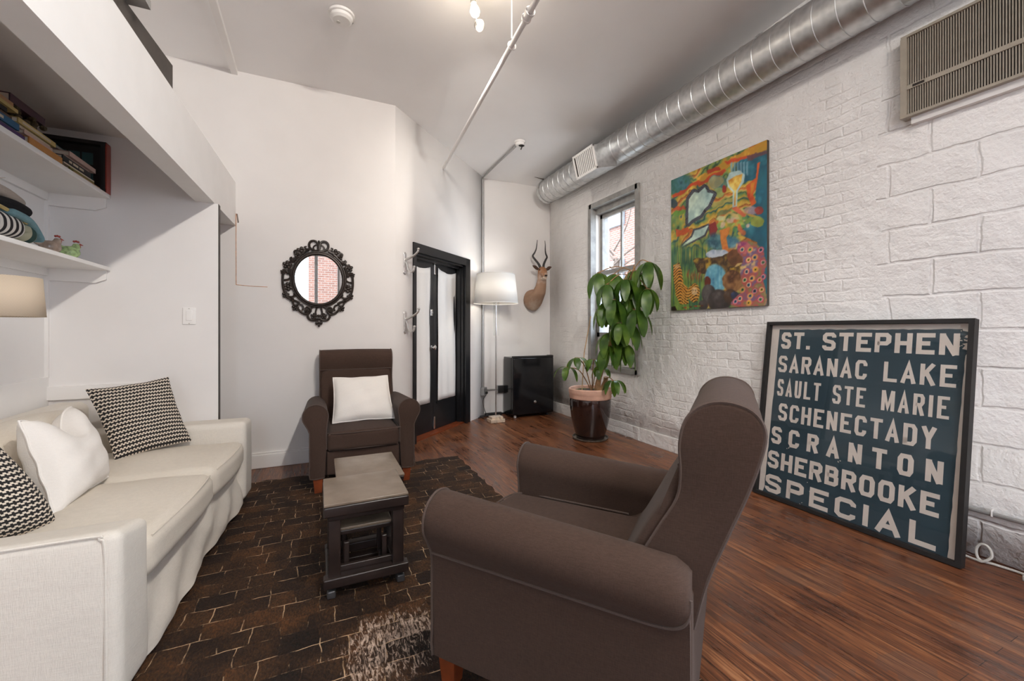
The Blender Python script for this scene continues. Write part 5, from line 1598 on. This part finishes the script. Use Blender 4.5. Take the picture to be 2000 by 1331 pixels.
# register box on the duct side
rg = Matrix.Translation((-DR - 0.03, 3.66, -0.115)) @ rot('Z', 0) @ rot('Y', -14)
rb = build('register_box', [g_move(g_box(0.26, 0.36, 0.235, (0.0, 0, 0)), rg)], 'galvanised', dct)
grl = [g_span(-0.142, -0.128, -0.185, -0.165, -0.12, 0.12), g_span(-0.142, -0.128, 0.165, 0.185, -0.12, 0.12), g_span(-0.142, -0.128, -0.185, 0.185, -0.122, -0.10), g_span(-0.142, -0.128, -0.185, 0.185, 0.10, 0.122)]
grl += [g_span(-0.140, -0.128, -0.15 + 0.030 * i, -0.135 + 0.030 * i, -0.10, 0.10) for i in range(10)]
gl_ = build('register_grille', [g_move(g, rg) for g in grl], 'white_plastic', dct)
gl_['label'] = 'white slotted register'
build('register_back', [g_move(g_span(-0.133, -0.128, -0.165, 0.165, -0.10, 0.10), rg)], 'grille_dark', dct)

# ------------------------------------------------------------------ sprinkler pipe
pa, pb = Vector((1.262, 4.61, 2.97)), Vector((1.085, 2.052, 2.97))
pc = pb + (pb - pa) * 1.25
pd = (pb - pa).normalized()
spk = thing('ceiling_pipe', 'white sprinkler pipe running under the ceiling into the angled wall', 'pipe', tuple(pa))
lp = lambda v: tuple(Vector(v) - pa)
build('pipe', [g_tube([lp(pa), lp(pc)], 0.0165, 12)], 'trim_paint', spk)
pf = Vector((1.092, 2.15, 2.97))
build('coupling', [g_tube([lp(pf - pd * 0.035), lp(pf + pd * 0.035)], 0.025, 14), g_tube([lp(pf - pd * 0.035), lp(pf - pd * 0.02)], 0.030, 14), g_tube([lp(pf + pd * 0.02), lp(pf + pd * 0.035)], 0.030, 14)], 'trim_paint', spk)
ph_ = Vector((1.117, 2.43, 2.97))
zc = ceil_z(ph_.y)
build('hanger', [g_tube([lp(ph_ + Vector((0, 0, 0.05))), lp((ph_.x, ph_.y, zc))], 0.005, 8), g_tube([lp(ph_ + Vector((0.026 * math.cos(a), 0, 0.026 * math.sin(a) + 0.003))) for a in np.linspace(0, 2 * PI, 20)], 0.005, 6), g_tube([lp((ph_.x, ph_.y, zc)), lp((ph_.x, ph_.y, zc - 0.015))], 0.022, 12)], 'trim_paint', spk)
hd = pb + Vector((-0.03, -0.02, 0.0))
build('sprinkler_head', [g_tube([lp(hd + Vector((0, 0, 0.01))), lp(hd + Vector((-0.03, 0, 0.06)))], 0.013, 10), g_tube([lp(hd + Vector((-0.03, 0, 0.06))), lp(hd + Vector((-0.035, 0, 0.068)))], 0.024, 12)], 'brushed_nickel', spk)

# ------------------------------------------------------------------ ceiling track with spotlights
TX = 0.895
trk = thing('track_light', 'ceiling track light whose bare bulb glows at the top of the photo', 'track light', (TX, 2.45, ceil_z(2.45)))
th0 = lambda y: ceil_z(y) - ceil_z(2.45)
build('track', [g_tube([(0, y - 2.45, th0(y) - 0.012) for y in (YR + 0.3, 2.56)], 0.016, 4)], 'chrome', trk)
def head(y, dz, d, energy, bulb=True, spot=None):
    z = ceil_z(y) - ceil_z(2.45)
    yy = y - 2.45
    build('lamp_stem', [g_tube([(0, yy, z - 0.02), (0, yy, z - dz + 0.05)], 0.006, 8)], 'brushed_nickel', trk)
    c = Vector((0, yy, z - dz))
    dv = Vector(d).normalized()
    q = dv.to_track_quat('Z', 'Y').to_matrix().to_4x4()
    M = Matrix.Translation(c) @ q
    sck = build('lamp_socket', [g_move(g_lathe([(0.0001, -0.045), (0.017, -0.045), (0.019, -0.005), (0.0001, -0.004)], 20), M)], 'brushed_nickel', trk)
    if bulb:
        build('bulb', [g_move(g_lathe([(0.0001, -0.003), (0.014, -0.002), (0.026, 0.03), (0.031, 0.055), (0.026, 0.075), (0.0001, 0.085)], 20), M)], 'bulb_glow', trk)
    wp = c + dv * 0.13 + Vector((TX, 2.45, ceil_z(2.45)))
    return wp, dv
# the visible lamp points its bare bulb forward and down
wp, dv = head(2.53, 0.125, (0.05, -0.25, -1), 0)
cupM = Matrix.Translation((0.034, 0.10, -0.235)) @ Vector((0.35, -0.7, -0.6)).to_track_quat('Z', 'Y').to_matrix().to_4x4()
build('reflector', [g_move(g_lathe([(0.008, -0.02), (0.018, -0.016), (0.030, 0.0), (0.035, 0.022)], 24, close=False), cupM)], 'brushed_nickel', trk)
build('reflector_arm', [g_tube([(0, 0.08, -0.13), (0.018, 0.09, -0.19), (0.030, 0.10, -0.235)], 0.005, 8)], 'brushed_nickel', trk)
lamp('track_bulb_light', 'POINT', wp + Vector((0, 0, -0.04)), 2.5, (1.0, 0.88, 0.75), shadow_soft_size=0.05)
lamp('track_bulb_light', 'SPOT', wp + Vector((0.02, 0.08, -0.05)), 34, (1.0, 0.93, 0.85), aim((0.42, 0.75, -0.55)), spot_size=R(120), spot_blend=0.9, shadow_soft_size=0.05)
# unseen heads: first read off the shadows, the rest added as fill light
KEY = 95
for y, tgt, e in ((0.05, (0.1, 3.0, 0.6), KEY), (-0.9, (0.2, 3.4, 1.2), KEY * 0.5), (-1.9, (1.6, 3.2, 1.2), KEY * 0.5), (-2.6, (0.3, 0.6, 1.0), KEY * 0.4)):
    d = Vector(tgt) - Vector((TX, y, ceil_z(y) - 0.1))
    wp, dv = head(y, 0.10, d, e)
    lamp('track_spot_light', 'SPOT', wp, e, (1.0, 0.94, 0.87), aim(dv), spot_size=R(140), spot_blend=0.8, shadow_soft_size=0.04)

# ------------------------------------------------------------------ plant by the window
PX, PY = 2.609, 3.68
sau = tag(build('plant_saucer', [g_lathe([(0.0001, 0.0), (0.17, 0.0), (0.185, 0.006), (0.190, 0.022), (0.182, 0.022), (0.175, 0.010), (0.0001, 0.009)], 40)], 'saucer_glass', loc=(PX, PY, 0.0)), 'dark glass saucer under the glazed plant pot', 'saucer')
pot = tag(build('cache_pot', [g_lathe([(0.0001, 0.010), (0.135, 0.010), (0.148, 0.02), (0.172, 0.10), (0.200, 0.22), (0.214, 0.33), (0.216, 0.40), (0.212, 0.425), (0.204, 0.425), (0.204, 0.39), (0.195, 0.30), (0.13, 0.05), (0.0001, 0.045)], 48)], 'glaze_dark', loc=(PX, PY, 0.0)), 'tall dark brown glazed pot holding the terracotta pot by the window', 'plant pot')
pl = thing('potted_plant', 'leafy umbrella plant in a terracotta pot in front of the window', 'plant', (PX, PY, 0.0))
build('terracotta_pot', [g_lathe([(0.0001, 0.06), (0.11, 0.06), (0.185, 0.415), (0.188, 0.43), (0.216, 0.432), (0.221, 0.445), (0.219, 0.470), (0.224, 0.480), (0.229, 0.500), (0.228, 0.528), (0.218, 0.538), (0.206, 0.530), (0.200, 0.500), (0.0001, 0.495)], 48)], 'terracotta', pl)
build('soil', [g_lathe([(0.0001, 0.512), (0.1, 0.510), (0.203, 0.502)], 32, close=False)], 'soil', pl)
L_ = lambda p: (p[0] - PX, p[1] - PY, p[2])
trunk = [(2.634, 3.60, 0.49), (2.645, 3.57, 0.66), (2.684, 3.498, 0.886), (2.715, 3.374, 1.253), (2.728, 3.258, 1.527), (2.738, 3.143, 1.749)]
tp = spline([L_(p) for p in trunk], 6)
build('plant_trunk', [g_tube(tp, [0.034 - 0.024 * (i / (len(tp) - 1)) ** 0.7 + 0.0015 * math.sin(i * 2.1) for i in range(len(tp))], 10), g_tube(spline([L_((2.645, 3.57, 0.49)), L_((2.70, 3.55, 0.60)), L_((2.70, 3.53, 0.66))], 4), 0.024, 8)], 'bark', pl)
build('bamboo_stake', [g_tube([L_((2.55, 3.75, 0.49)), L_((2.588, 3.763, 0.902)), L_((2.655, 3.735, 1.30))], 0.0055, 8)], 'cane', pl)
lv, lf = [], []
stems = []
r_ = random.Random(21)
def add_leaf(base, d, length, width, droop):
    """one leaflet: starts at base in direction d (unit), bends down by droop"""
    d = Vector(d).normalized()
    side = d.cross(Vector((0, 0, 1)))
    side = side.normalized() if side.length > 1e-4 else Vector((1, 0, 0))
    n = 7
    p = Vector(base)
    o = len(lv)
    up = side.cross(d)
    cup = 0.20
    for i in range(n + 1):
        t = i / n
        w = width * (math.sin(PI * min(1, t * 0.93 + 0.03)) ** 0.75) * (1 - 0.15 * t)
        lv.append(tuple(p - side * w + up * w * cup)); lv.append(tuple(p)); lv.append(tuple(p + side * w + up * w * cup))
        d = (d + Vector((0, 0, -droop / n))).normalized()
        up = side.cross(d)
        p = p + d * length / n
    for i in range(n):
        a = o + 3 * i
        lf.extend([(a, a + 1, a + 4, a + 3), (a + 1, a + 2, a + 5, a + 4)])
def whorl(c, n, length, width, tilt, droop, a0=0.0, arc=2 * PI):
    c = Vector(L_(c))
    for i in range(n):
        a = a0 + arc * i / n + r_.uniform(-0.15, 0.15)
        d = (math.cos(a), math.sin(a), tilt + r_.uniform(-0.2, 0.15))
        k = r_.uniform(0.82, 1.08)
        st = Vector(d).normalized() * 0.025
        stems.append(g_tube([tuple(c), tuple(c + st)], 0.003, 5))
        add_leaf(c + st, d, length * k, width * k, droop * r_.uniform(0.8, 1.2))
top = Vector(L_(trunk[-1]))
W_ = [(2.53, 3.423, 1.726), (2.52, 3.269, 1.596), (2.628, 3.304, 1.703), (2.629, 3.139, 1.635), (2.742, 3.141, 1.724), (2.780, 2.999, 1.785), (2.742, 2.976, 1.534), (2.776, 3.117, 1.587), (2.545, 3.191, 1.441), (2.72, 3.197, 1.448), (2.54, 3.322, 1.423), (2.56, 3.133, 1.22), (2.57, 3.305, 1.125), (2.656, 3.131, 1.22), (2.683, 3.279, 1.054), (2.684, 3.063, 1.345), (2.62, 3.20, 1.33), (2.575, 3.32, 1.00), (2.655, 3.19, 1.02)]
for k, c in enumerate(W_):
    t_ = min(1.0, max(0.35, (c[2] - 0.5) / 1.3))
    src = Vector(tp[int(t_ * (len(tp) - 1))])
    if c[2] > 1.4: src = top * 0.6 + src * 0.4
    cl = Vector(L_(c))
    mid = (src + cl) / 2 + Vector((0, 0, 0.05))
    stems.append(g_tube(spline([tuple(src), tuple(mid), tuple(cl)], 4), 0.0045, 6))
    whorl(c, 6, 0.27, 0.052, -0.35, 3.4, a0=k)
for k, (c, n, ln) in enumerate([((2.383, 3.582, 0.863), 6, 0.17), ((2.315, 3.668, 0.764), 5, 0.18), ((2.564, 3.553, 0.843), 6, 0.17), ((2.561, 3.445, 0.773), 5, 0.15), ((2.683, 3.384, 0.640), 7, 0.20)]):
    cl = Vector(L_(c))
    src = Vector((0.0, -0.03, 0.50)) if k < 4 else Vector((0.05, -0.12, 0.50))
    mid = (src + cl) / 2 + Vector((0, 0, 0.09))
    stems.append(g_tube(spline([tuple(src), tuple(mid), tuple(cl)], 5), 0.0055, 6))
    whorl(c, n, ln, 0.036, 0.1, 2.8, a0=k * 1.3)
for i in range(9):
    a = i * 0.75
    add_leaf((0.10 * math.cos(a), 0.10 * math.sin(a), 0.505), (math.cos(a), math.sin(a), 0.6), 0.11, 0.025, 1.6)
build('stems', stems, 'bark', pl)
build('foliage', [(lv, lf)], 'leaf', pl, fix=False, angle=80)

# ------------------------------------------------------------------ wall shelves and what stands on them
def shelf(label, zt, zb):
    s = thing('wall_shelf', label, 'shelf', (XL, 1.5, zt), 0, 'white wall shelves')
    o = lambda g: g_move(g, (-XL, -1.5, -zt))
    build('shelf_board', [o(g_rbox(0.295, 3.389 - YR - 0.02, zt - zb, 0.003, (XL + 0.1475, (3.387 + YR) / 2, (zt + zb) / 2)))], 'trim_paint', s)
    build('bracket', [o(g_prism([(XL + 0.012, zb), (XL + 0.275, zb), (XL + 0.275, zb - 0.055), (XL + 0.225, zb - 0.078), (XL + 0.012, zb - 0.072)], 3.371, 3.387, 'y'))], 'trim_paint', s)
    build('bracket', [o(g_span(XL + 0.001, XL + 0.017, YR + 0.05, 3.37, zb - 0.045, zb))], 'trim_paint', s)
ZU, ZL = 1.983, 1.537
shelf('upper white shelf crowded with books under the loft', ZU, 1.958)
shelf('lower white shelf with knitted things and two china hens', ZL, 1.515)
def col(name, c, **kw):
    plain(name, c, kw.pop('rough', 0.6), var=0.10, nscale=30, **kw)
    return name
BK = {'purple': (0.055, 0.022, 0.10), 'blue': (0.018, 0.095, 0.20), 'orange': (0.45, 0.20, 0.05), 'yellow': (0.48, 0.37, 0.14), 'pink': (0.50, 0.36, 0.31), 'cream': (0.56, 0.49, 0.38), 'black': (0.015, 0.017, 0.02), 'olive': (0.15, 0.13, 0.02), 'tan': (0.42, 0.24, 0.12), 'brown': (0.10, 0.055, 0.035), 'grey': (0.20, 0.19, 0.18), 'navy': (0.02, 0.03, 0.06), 'red': (0.20, 0.02, 0.02), 'plum': (0.07, 0.03, 0.05), 'teal': (0.03, 0.10, 0.11)}
for k_, c in BK.items():
    col('cover_' + k_, c)
def book(label, cover, y0, y1, z0, z1, xf=-1.19, depth=0.20, tilt=0.0, band=None):
    t = thing('book', label, 'book', (xf - depth / 2, (y0 + y1) / 2, z0), 0, 'books on the upper shelf')
    d, w, h = depth, y1 - y0, z1 - z0
    ct = min(0.003, h * 0.2)
    build('cover', [g_span(-d / 2, d / 2, -w / 2, w / 2, 0, ct), g_span(-d / 2, d / 2, -w / 2, w / 2, h - ct, h), g_span(d / 2 - 0.004, d / 2 + 0.001, -w / 2, w / 2, 0, h)], 'cover_' + cover, t)
    build('pages', [g_span(-d / 2 + 0.004, d / 2 - 0.004, -w / 2 + 0.004, w / 2 - 0.004, ct, h - ct)], 'paper_white', t)
    if band:
        build('spine_band', [g_span(d / 2 + 0.001, d / 2 + 0.0018, -w / 2 + w * a, -w / 2 + w * b, h * 0.3, h * 0.7) for a, b in band], 'cover_cream', t)
    t.rotation_euler.x = tilt
    return t
e_ = 0.0008
def pile(items, z):
    for (label, cover, y0, y1, th_, kw) in items:
        book(label, cover, y0, y1, z + e_, z + th_, **kw)
        z += th_
    return z
pile([('purple folder lying lowest at the left end of the upper shelf', 'purple', 2.22, 2.585, 0.024, {}),
      ('thin pink booklet lying on the purple folder', 'pink', 2.20, 2.56, 0.008, {'xf': -1.2}),
      ('bright blue paperback on top of the pink booklet', 'blue', 2.21, 2.547, 0.030, {'band': [(0.5, 0.7)]}),
      ('brown book lying above the bright blue paperback', 'brown', 2.24, 2.53, 0.022, {'xf': -1.205}),
      ('black book with a rounded end above the brown book', 'black', 2.20, 2.49, 0.020, {'xf': -1.20}),
      ('yellow book lying above the black one at the left end', 'yellow', 2.22, 2.539, 0.016, {}),
      ('tan orange book lying on the yellow one at the left end', 'tan', 2.20, 2.53, 0.024, {'xf': -1.2})], ZU)
tag(build('white_box', [g_rbox(0.16, 0.28, 0.055, 0.018, (-1.30, 2.35, ZU + 0.146 + 0.0275))], 'white_plastic'), 'rounded white box on top of the left book pile', 'box')
zt = pile([('thin dark magazine flat on the shelf under the orange book', 'brown', 2.64, 2.93, 0.007, {}),
      ('wide orange book in the middle pile on the upper shelf', 'orange', 2.61, 2.876, 0.032, {'xf': -1.188, 'depth': 0.22}),
      ('dusty pink book lying on the wide orange book', 'pink', 2.585, 2.80, 0.018, {'xf': -1.192}),
      ('slim cream book in the middle of the middle pile', 'cream', 2.56, 2.80, 0.012, {'xf': -1.2}),
      ('yellow-green edged book lying on top of the middle pile', 'yellow', 2.54, 2.822, 0.024, {'band': [(0.1, 0.85)]})], ZU)
fl2 = []
r3 = random.Random(31)
for i in range(46):
    fl2.append(g_ell(0.014, 0.016, 0.012, (-1.245 + r3.uniform(-0.05, 0.035), 2.67 + r3.uniform(-0.105, 0.105), zt + 0.012 + r3.uniform(0, 0.045)), 7, 5))
plain('dried_flowers', (0.075, 0.060, 0.035), 0.9, var=0.6, nscale=55)
dfl = tag(build('dried_flowers', fl2, 'dried_flowers'), 'bunch of dried brown flowers on the middle book pile', 'dried flowers')
book('white edged plum book resting on the dried flowers', 'plum', 2.54, 2.793, zt + 0.063, zt + 0.100, xf=-1.215, depth=0.17)
zr = pile([('tan book lowest in the right hand pile of the upper shelf', 'tan', 2.985, 3.279, 0.013, {}),
      ('olive book second from the bottom of the right hand pile', 'olive', 2.95, 3.21, 0.010, {}),
      ('cream book third from the bottom of the right hand pile', 'cream', 2.90, 3.215, 0.009, {'xf': -1.192}),
      ('black book with pale lettering in the right hand pile', 'black', 2.885, 3.17, 0.030, {'band': [(0.2, 0.3), (0.34, 0.52), (0.56, 0.72)]}),
      ('crumpled pink booklet on the black book with pale lettering', 'pink', 2.93, 3.19, 0.016, {'xf': -1.205}),
      ('pale pink hardback near the top of the right hand pile', 'pink', 2.95, 3.227, 0.026, {'xf': -1.19, 'tilt': -0.0}),
      ('small grey book on top of the right hand pile', 'grey', 2.92, 3.08, 0.012, {'xf': -1.23})], ZU)
book('dark teal book lying behind the pale pink hardback', 'teal', 2.88, 3.20, zr + 0.001, zr + 0.035, xf=-1.27, depth=0.15)
fr = thing('picture_frame', 'black shadow-box frame with a red edge standing at the end of the upper shelf', 'picture frame', (-1.322, 3.355, ZU))
build('frame', [g_span(-0.144, 0.144, -0.03, 0.028, 0, 0.022), g_span(-0.144, 0.144, -0.03, 0.028, 0.283, 0.305), g_span(-0.144, -0.122, -0.03, 0.028, 0.022, 0.283), g_span(0.118, 0.141, -0.03, 0.028, 0.022, 0.283)], 'black_matte', fr)
build('backing', [g_span(-0.122, 0.12, 0.012, 0.02, 0.02, 0.285)], 'black_matte', fr)
rd = build('edge_strip', [g_span(0.141, 0.146, -0.03, 0.028, 0, 0.30)], 'comb_red', fr); rd['label'] = 'red outer edge'
for x in (-0.10, -0.04, 0.02):
    for z in (0.06, 0.17):
        build('photo', g_span(x, x + 0.05, 0.008, 0.012, z, z + 0.07), 'cover_teal', fr)

# knitted things at the left end of the lower shelf
def knit(name, label, mat, c, s, r, seed, n=8, sag=0.0):
    def fn(p):
        x, y, z = p
        z += 0.012 * math.sin(7 * y + seed) - 0.9 * (y / (s[1] / 2)) ** 2 * s[2] * 0.16 * (1 if z > 0 else 0.2)
        x += 0.008 * math.sin(13 * y + seed)
        z -= sag * max(0, y / (s[1] / 2)) ** 2
        return [x, y, z]
    return tag(build(name, [g_rbox(s[0], s[1], s[2], r, (0, 0, 0), 4, n, fn)], mat, loc=c, angle=80), label, 'knitwear', 'knitted things on the lower shelf')
kz = ZL
knit('folded_knit', 'zebra striped knitted piece lying on the left end of the lower shelf', 'knit_stripe', (-1.282, 2.44, kz + 0.060), (0.16, 0.40, 0.105), 0.045, 0.4)
knit('folded_knit', 'dark green patterned knit beside the zebra striped piece', 'knit_green', (-1.285, 2.685, kz + 0.050), (0.15, 0.115, 0.09), 0.042, 2.2)
knit('folded_knit', 'pale blue-green knit draped over the striped knits', 'knit_teal', (-1.275, 2.635, kz + 0.112), (0.17, 0.26, 0.034), 0.016, 3.1, sag=0.062)
tag(build('yellow_strap', g_tube(spline([(-1.215, 2.33, kz + 0.127), (-1.208, 2.45, kz + 0.130), (-1.208, 2.58, kz + 0.112), (-1.21, 2.64, kz + 0.098)], 6), 0.008, 6), 'cover_yellow'), 'yellow strap lying along the top of the striped knit', 'strap')
knit('knit_hat', 'black knitted hat in the pile on the lower shelf', 'knit_black', (-1.29, 2.56, kz + 0.150), (0.15, 0.30, 0.055), 0.026, 1.0)
knit('knit_hat', 'taupe knitted hat on top of the black one', 'knit_taupe', (-1.30, 2.54, kz + 0.198), (0.15, 0.32, 0.050), 0.024, 2.0)
fe = []
r4 = random.Random(6)
for i in range(26):
    a = r4.uniform(0.1, 1.2)
    L1 = r4.uniform(0.05, 0.13)
    b0 = Vector((-1.33, 2.62, kz + 0.228))
    e0 = b0 + Vector((r4.uniform(-0.05, 0.05), L1 * math.cos(a) * r4.choice((1, 1, -0.5)), L1 * math.sin(a) * 0.8))
    fe.append(g_tube(spline([tuple(b0), tuple((b0 + e0) / 2 + Vector((0, 0, 0.02))), tuple(e0)], 4), [0.004 - 0.0004 * k for k in range(9)], 5))
fe.append(g_ell(0.05, 0.09, 0.035, (-1.33, 2.58, kz + 0.262)))
tag(build('feather_ornament', fe, 'hide_pale'), 'pale feathery ornament behind the taupe hat', 'ornament')

def hen(label, mat, x, y, s, face):
    h_ = thing('china_hen', label, 'figurine', (x, y, ZL), face, 'china hens on the lower shelf')
    b = build('body', [g_ell(0.030 * s, 0.046 * s, 0.034 * s, (0, 0, 0.034 * s)), g_tube([(0, -0.018 * s, 0.045 * s), (0, -0.028 * s, 0.068 * s), (0, -0.030 * s, 0.084 * s)], [0.024 * s, 0.017 * s, 0.013 * s], 12), g_ell(0.010 * s, 0.03 * s, 0.018 * s, (0, 0.040 * s, 0.052 * s)), g_lathe([(0.022 * s, 0), (0.028 * s, 0.012 * s), (0.02 * s, 0.03 * s)], 16)], mat, h_)
    rm_ = b.modifiers.new('remesh', 'REMESH'); rm_.mode = 'VOXEL'; rm_.voxel_size = 0.004; rm_.use_smooth_shade = True
    c = build('comb', [g_ell(0.004 * s, 0.006 * s, 0.006 * s, (0, (-0.036 + 0.008 * i) * s, (0.096 + 0.002 * (i == 1)) * s), 8, 6) for i in range(3)], 'comb_red', h_); c['label'] = 'red comb'
    build('beak', [g_tube([(0, -0.040 * s, 0.084 * s), (0, -0.056 * s, 0.079 * s)], [0.006 * s, 0.001 * s], 8), g_ell(0.005 * s, 0.005 * s, 0.010 * s, (0, -0.042 * s, 0.071 * s))], 'comb_red', h_)
hen('brownish glazed china hen, left of the two on the lower shelf', 'hen_brown', -1.235, 2.885, 0.95, R(140))
hen('green speckled china hen nearest the shelf end', 'hen_green', -1.235, 3.055, 1.0, R(125))

# ------------------------------------------------------------------ wall sconce, left edge
sx_, sy_ = -1.235, 2.50
wsc = thing('wall_sconce', 'wall lamp with a beige woven drum shade below the lower shelf', 'lamp', (XL, sy_, 1.12))
o = lambda p: (p[0] - XL, p[1] - sy_, p[2] - 1.12)
g = g_lathe([(0.141, 1.207), (0.130, 1.375)], 64, (0, 0, 0), close=False)
uv = [((i // 2) / 64, i % 2) for i in range(len(g[0]))]
sd = build('lamp_shade', [([o((p[0] + sx_, p[1] + sy_, p[2])) for p in g[0]], g[1], uv)], 'lamp_shade_woven', wsc, fix=False)
md = sd.modifiers.new('thick', 'SOLIDIFY'); md.thickness = 0.003
build('lamp_arm', [g_tube([o(p) for p in spline([(XL + 0.01, sy_, 1.122), (-1.36, sy_, 1.122), (-1.275, sy_, 1.122), (-1.25, sy_, 1.132), (-1.237, sy_, 1.155), (sx_, sy_, 1.18), (sx_, sy_, 1.26)], 6)], 0.0085, 10)], 'brushed_nickel', wsc)
build('wall_plate', [g_move(g_lathe([(0.0001, 0), (0.05, 0), (0.05, 0.012), (0.0001, 0.016)], 24), mv(0.012, 0, 0) @ rot('Y', 90))], 'brushed_nickel', wsc)
build('shade_spider', [g_tube([o((sx_, sy_, 1.25)), o((sx_ + 0.135 * math.cos(a), sy_ + 0.135 * math.sin(a), 1.25))], 0.0025, 5) for a in (0.5, 2.6, 4.7)], 'brushed_nickel', wsc)

# ------------------------------------------------------------------ switch, cords, odds and ends
sw_ = thing('light_switch', 'white light switch on the wall under the loft beam', 'light switch', (-0.782, 3.389, 1.242))
build('faceplate', [g_rbox(0.072, 0.007, 0.112, 0.003, (0, -0.0035, 0))], 'white_plastic', sw_)
build('rocker', [g_rbox(0.034, 0.007, 0.068, 0.002, (0, -0.008, 0.004))], 'white_plastic', sw_)
build('screw', [g_ell(0.0035, 0.002, 0.0035, (0, -0.0075, z)) for z in (-0.049, 0.049)], 'cord_white', sw_)
tag(build('cable', g_tube(spline([(2.965, 1.05, 0.008), (2.97, 0.98, 0.008), (2.965, 0.925, 0.007), (2.96, 0.895, 0.012), (2.975, 0.870, 0.045), (2.985, 0.885, 0.082), (2.985, 0.912, 0.084), (2.98, 0.925, 0.05), (2.97, 0.91, 0.012), (2.985, 0.86, 0.007), (2.99, 0.78, 0.007), (2.96, 0.70, 0.007)], 8), 0.006, 8), 'cord_white'), 'grey looped cable on the floor by the sign', 'cable')
pl_ = tag(build('plug_end', [g_rbox(0.03, 0.05, 0.028, 0.008, (2.93, 0.735, 0.0145))], 'cord_white'), 'pale plug lying on the floor at the right edge', 'plug')
cd = thing('conduit', 'grey metal conduit along the foot of the wall at the right edge', 'conduit', (XR - 0.02, 0.8, 0.25))
build('tube', [g_tube([(0, -0.5, 0), (0, 1.35, -0.02)], 0.011, 10)], 'grey_conduit', cd)
build('clip', [g_tube([(0.006, y_, -0.016), (-0.013, y_, -0.012), (-0.013, y_, 0.012), (0.006, y_, 0.016)], 0.004, 6) for y_ in (0.075, 0.7)], 'trim_paint', cd)
struct('trim_7', [g_span(XR - 0.012, XR, 2.2, YC, 0, 0.135)], 'painted_brick', label='low projecting base course of the brick wall')
tag(build('wall_crack', [g_tube([(-0.622, YB - 0.001, 2.10), (-0.623, YB - 0.001, 1.9), (-0.622, YB - 0.001, 1.52)], 0.0025, 5), g_tube([(-0.622, YB - 0.001, 1.52), (-0.5, YB - 0.001, 1.512), (-0.40, YB - 0.001, 1.511)], 0.0022, 5)], 'copper_tape'), 'orange cracked paint line where the loft beam meets the back wall', 'crack', kind='structure')
tag(build('wall_crack', [g_prism([(-0.620, 2.10), (-0.612, 2.10), (-0.602, 2.03), (-0.612, 2.025)], YB - 0.002, YB, 'y')], 'crack'), 'dark chip in the plaster at the end of the loft beam', 'chip', kind='structure')
tag(build('ceiling_crack', [g_prism([(2.62, 4.97), (2.72, 4.975), (2.84, 4.985), (2.83, 5.01), (2.70, 4.99)], ceil_z(4.98) - 0.004, ceil_z(4.98) + 0.01, 'z')], 'crack'), 'dark flaking crack in the ceiling by the duct end', 'crack', kind='structure')

# dark board and bar up on the loft edge
lb_ = thing('loft_board', 'dark wooden board standing on the loft edge above the beam', 'board', (-0.72, 2.0, 2.40))
b0, b1 = (-0.668, 2.60), (-0.707, 2.18)
def brd(z0, z1, th_):
    d = Vector((b1[0] - b0[0], b1[1] - b0[1], 0)).normalized(); n_ = Vector((-d.y, d.x, 0)) * th_
    q = [Vector((*b0, 0)), Vector((*b0, 0)) + d * 1.2, Vector((*b0, 0)) + d * 1.2 - n_, Vector((*b0, 0)) - n_]
    return g_move(g_prism([(p.x, p.y) for p in q], z0, z1, 'z'), (0.72, -2.0, -2.40))
build('plank', [brd(2.354, 2.47, 0.03)], 'dark_board', lb_)
build('bar', [g_move(g_span(-0.80, -0.635, 2.12, 2.19, 2.472, 2.51), (0.72, -2.0, -2.40))], 'grey_frame', lb_)
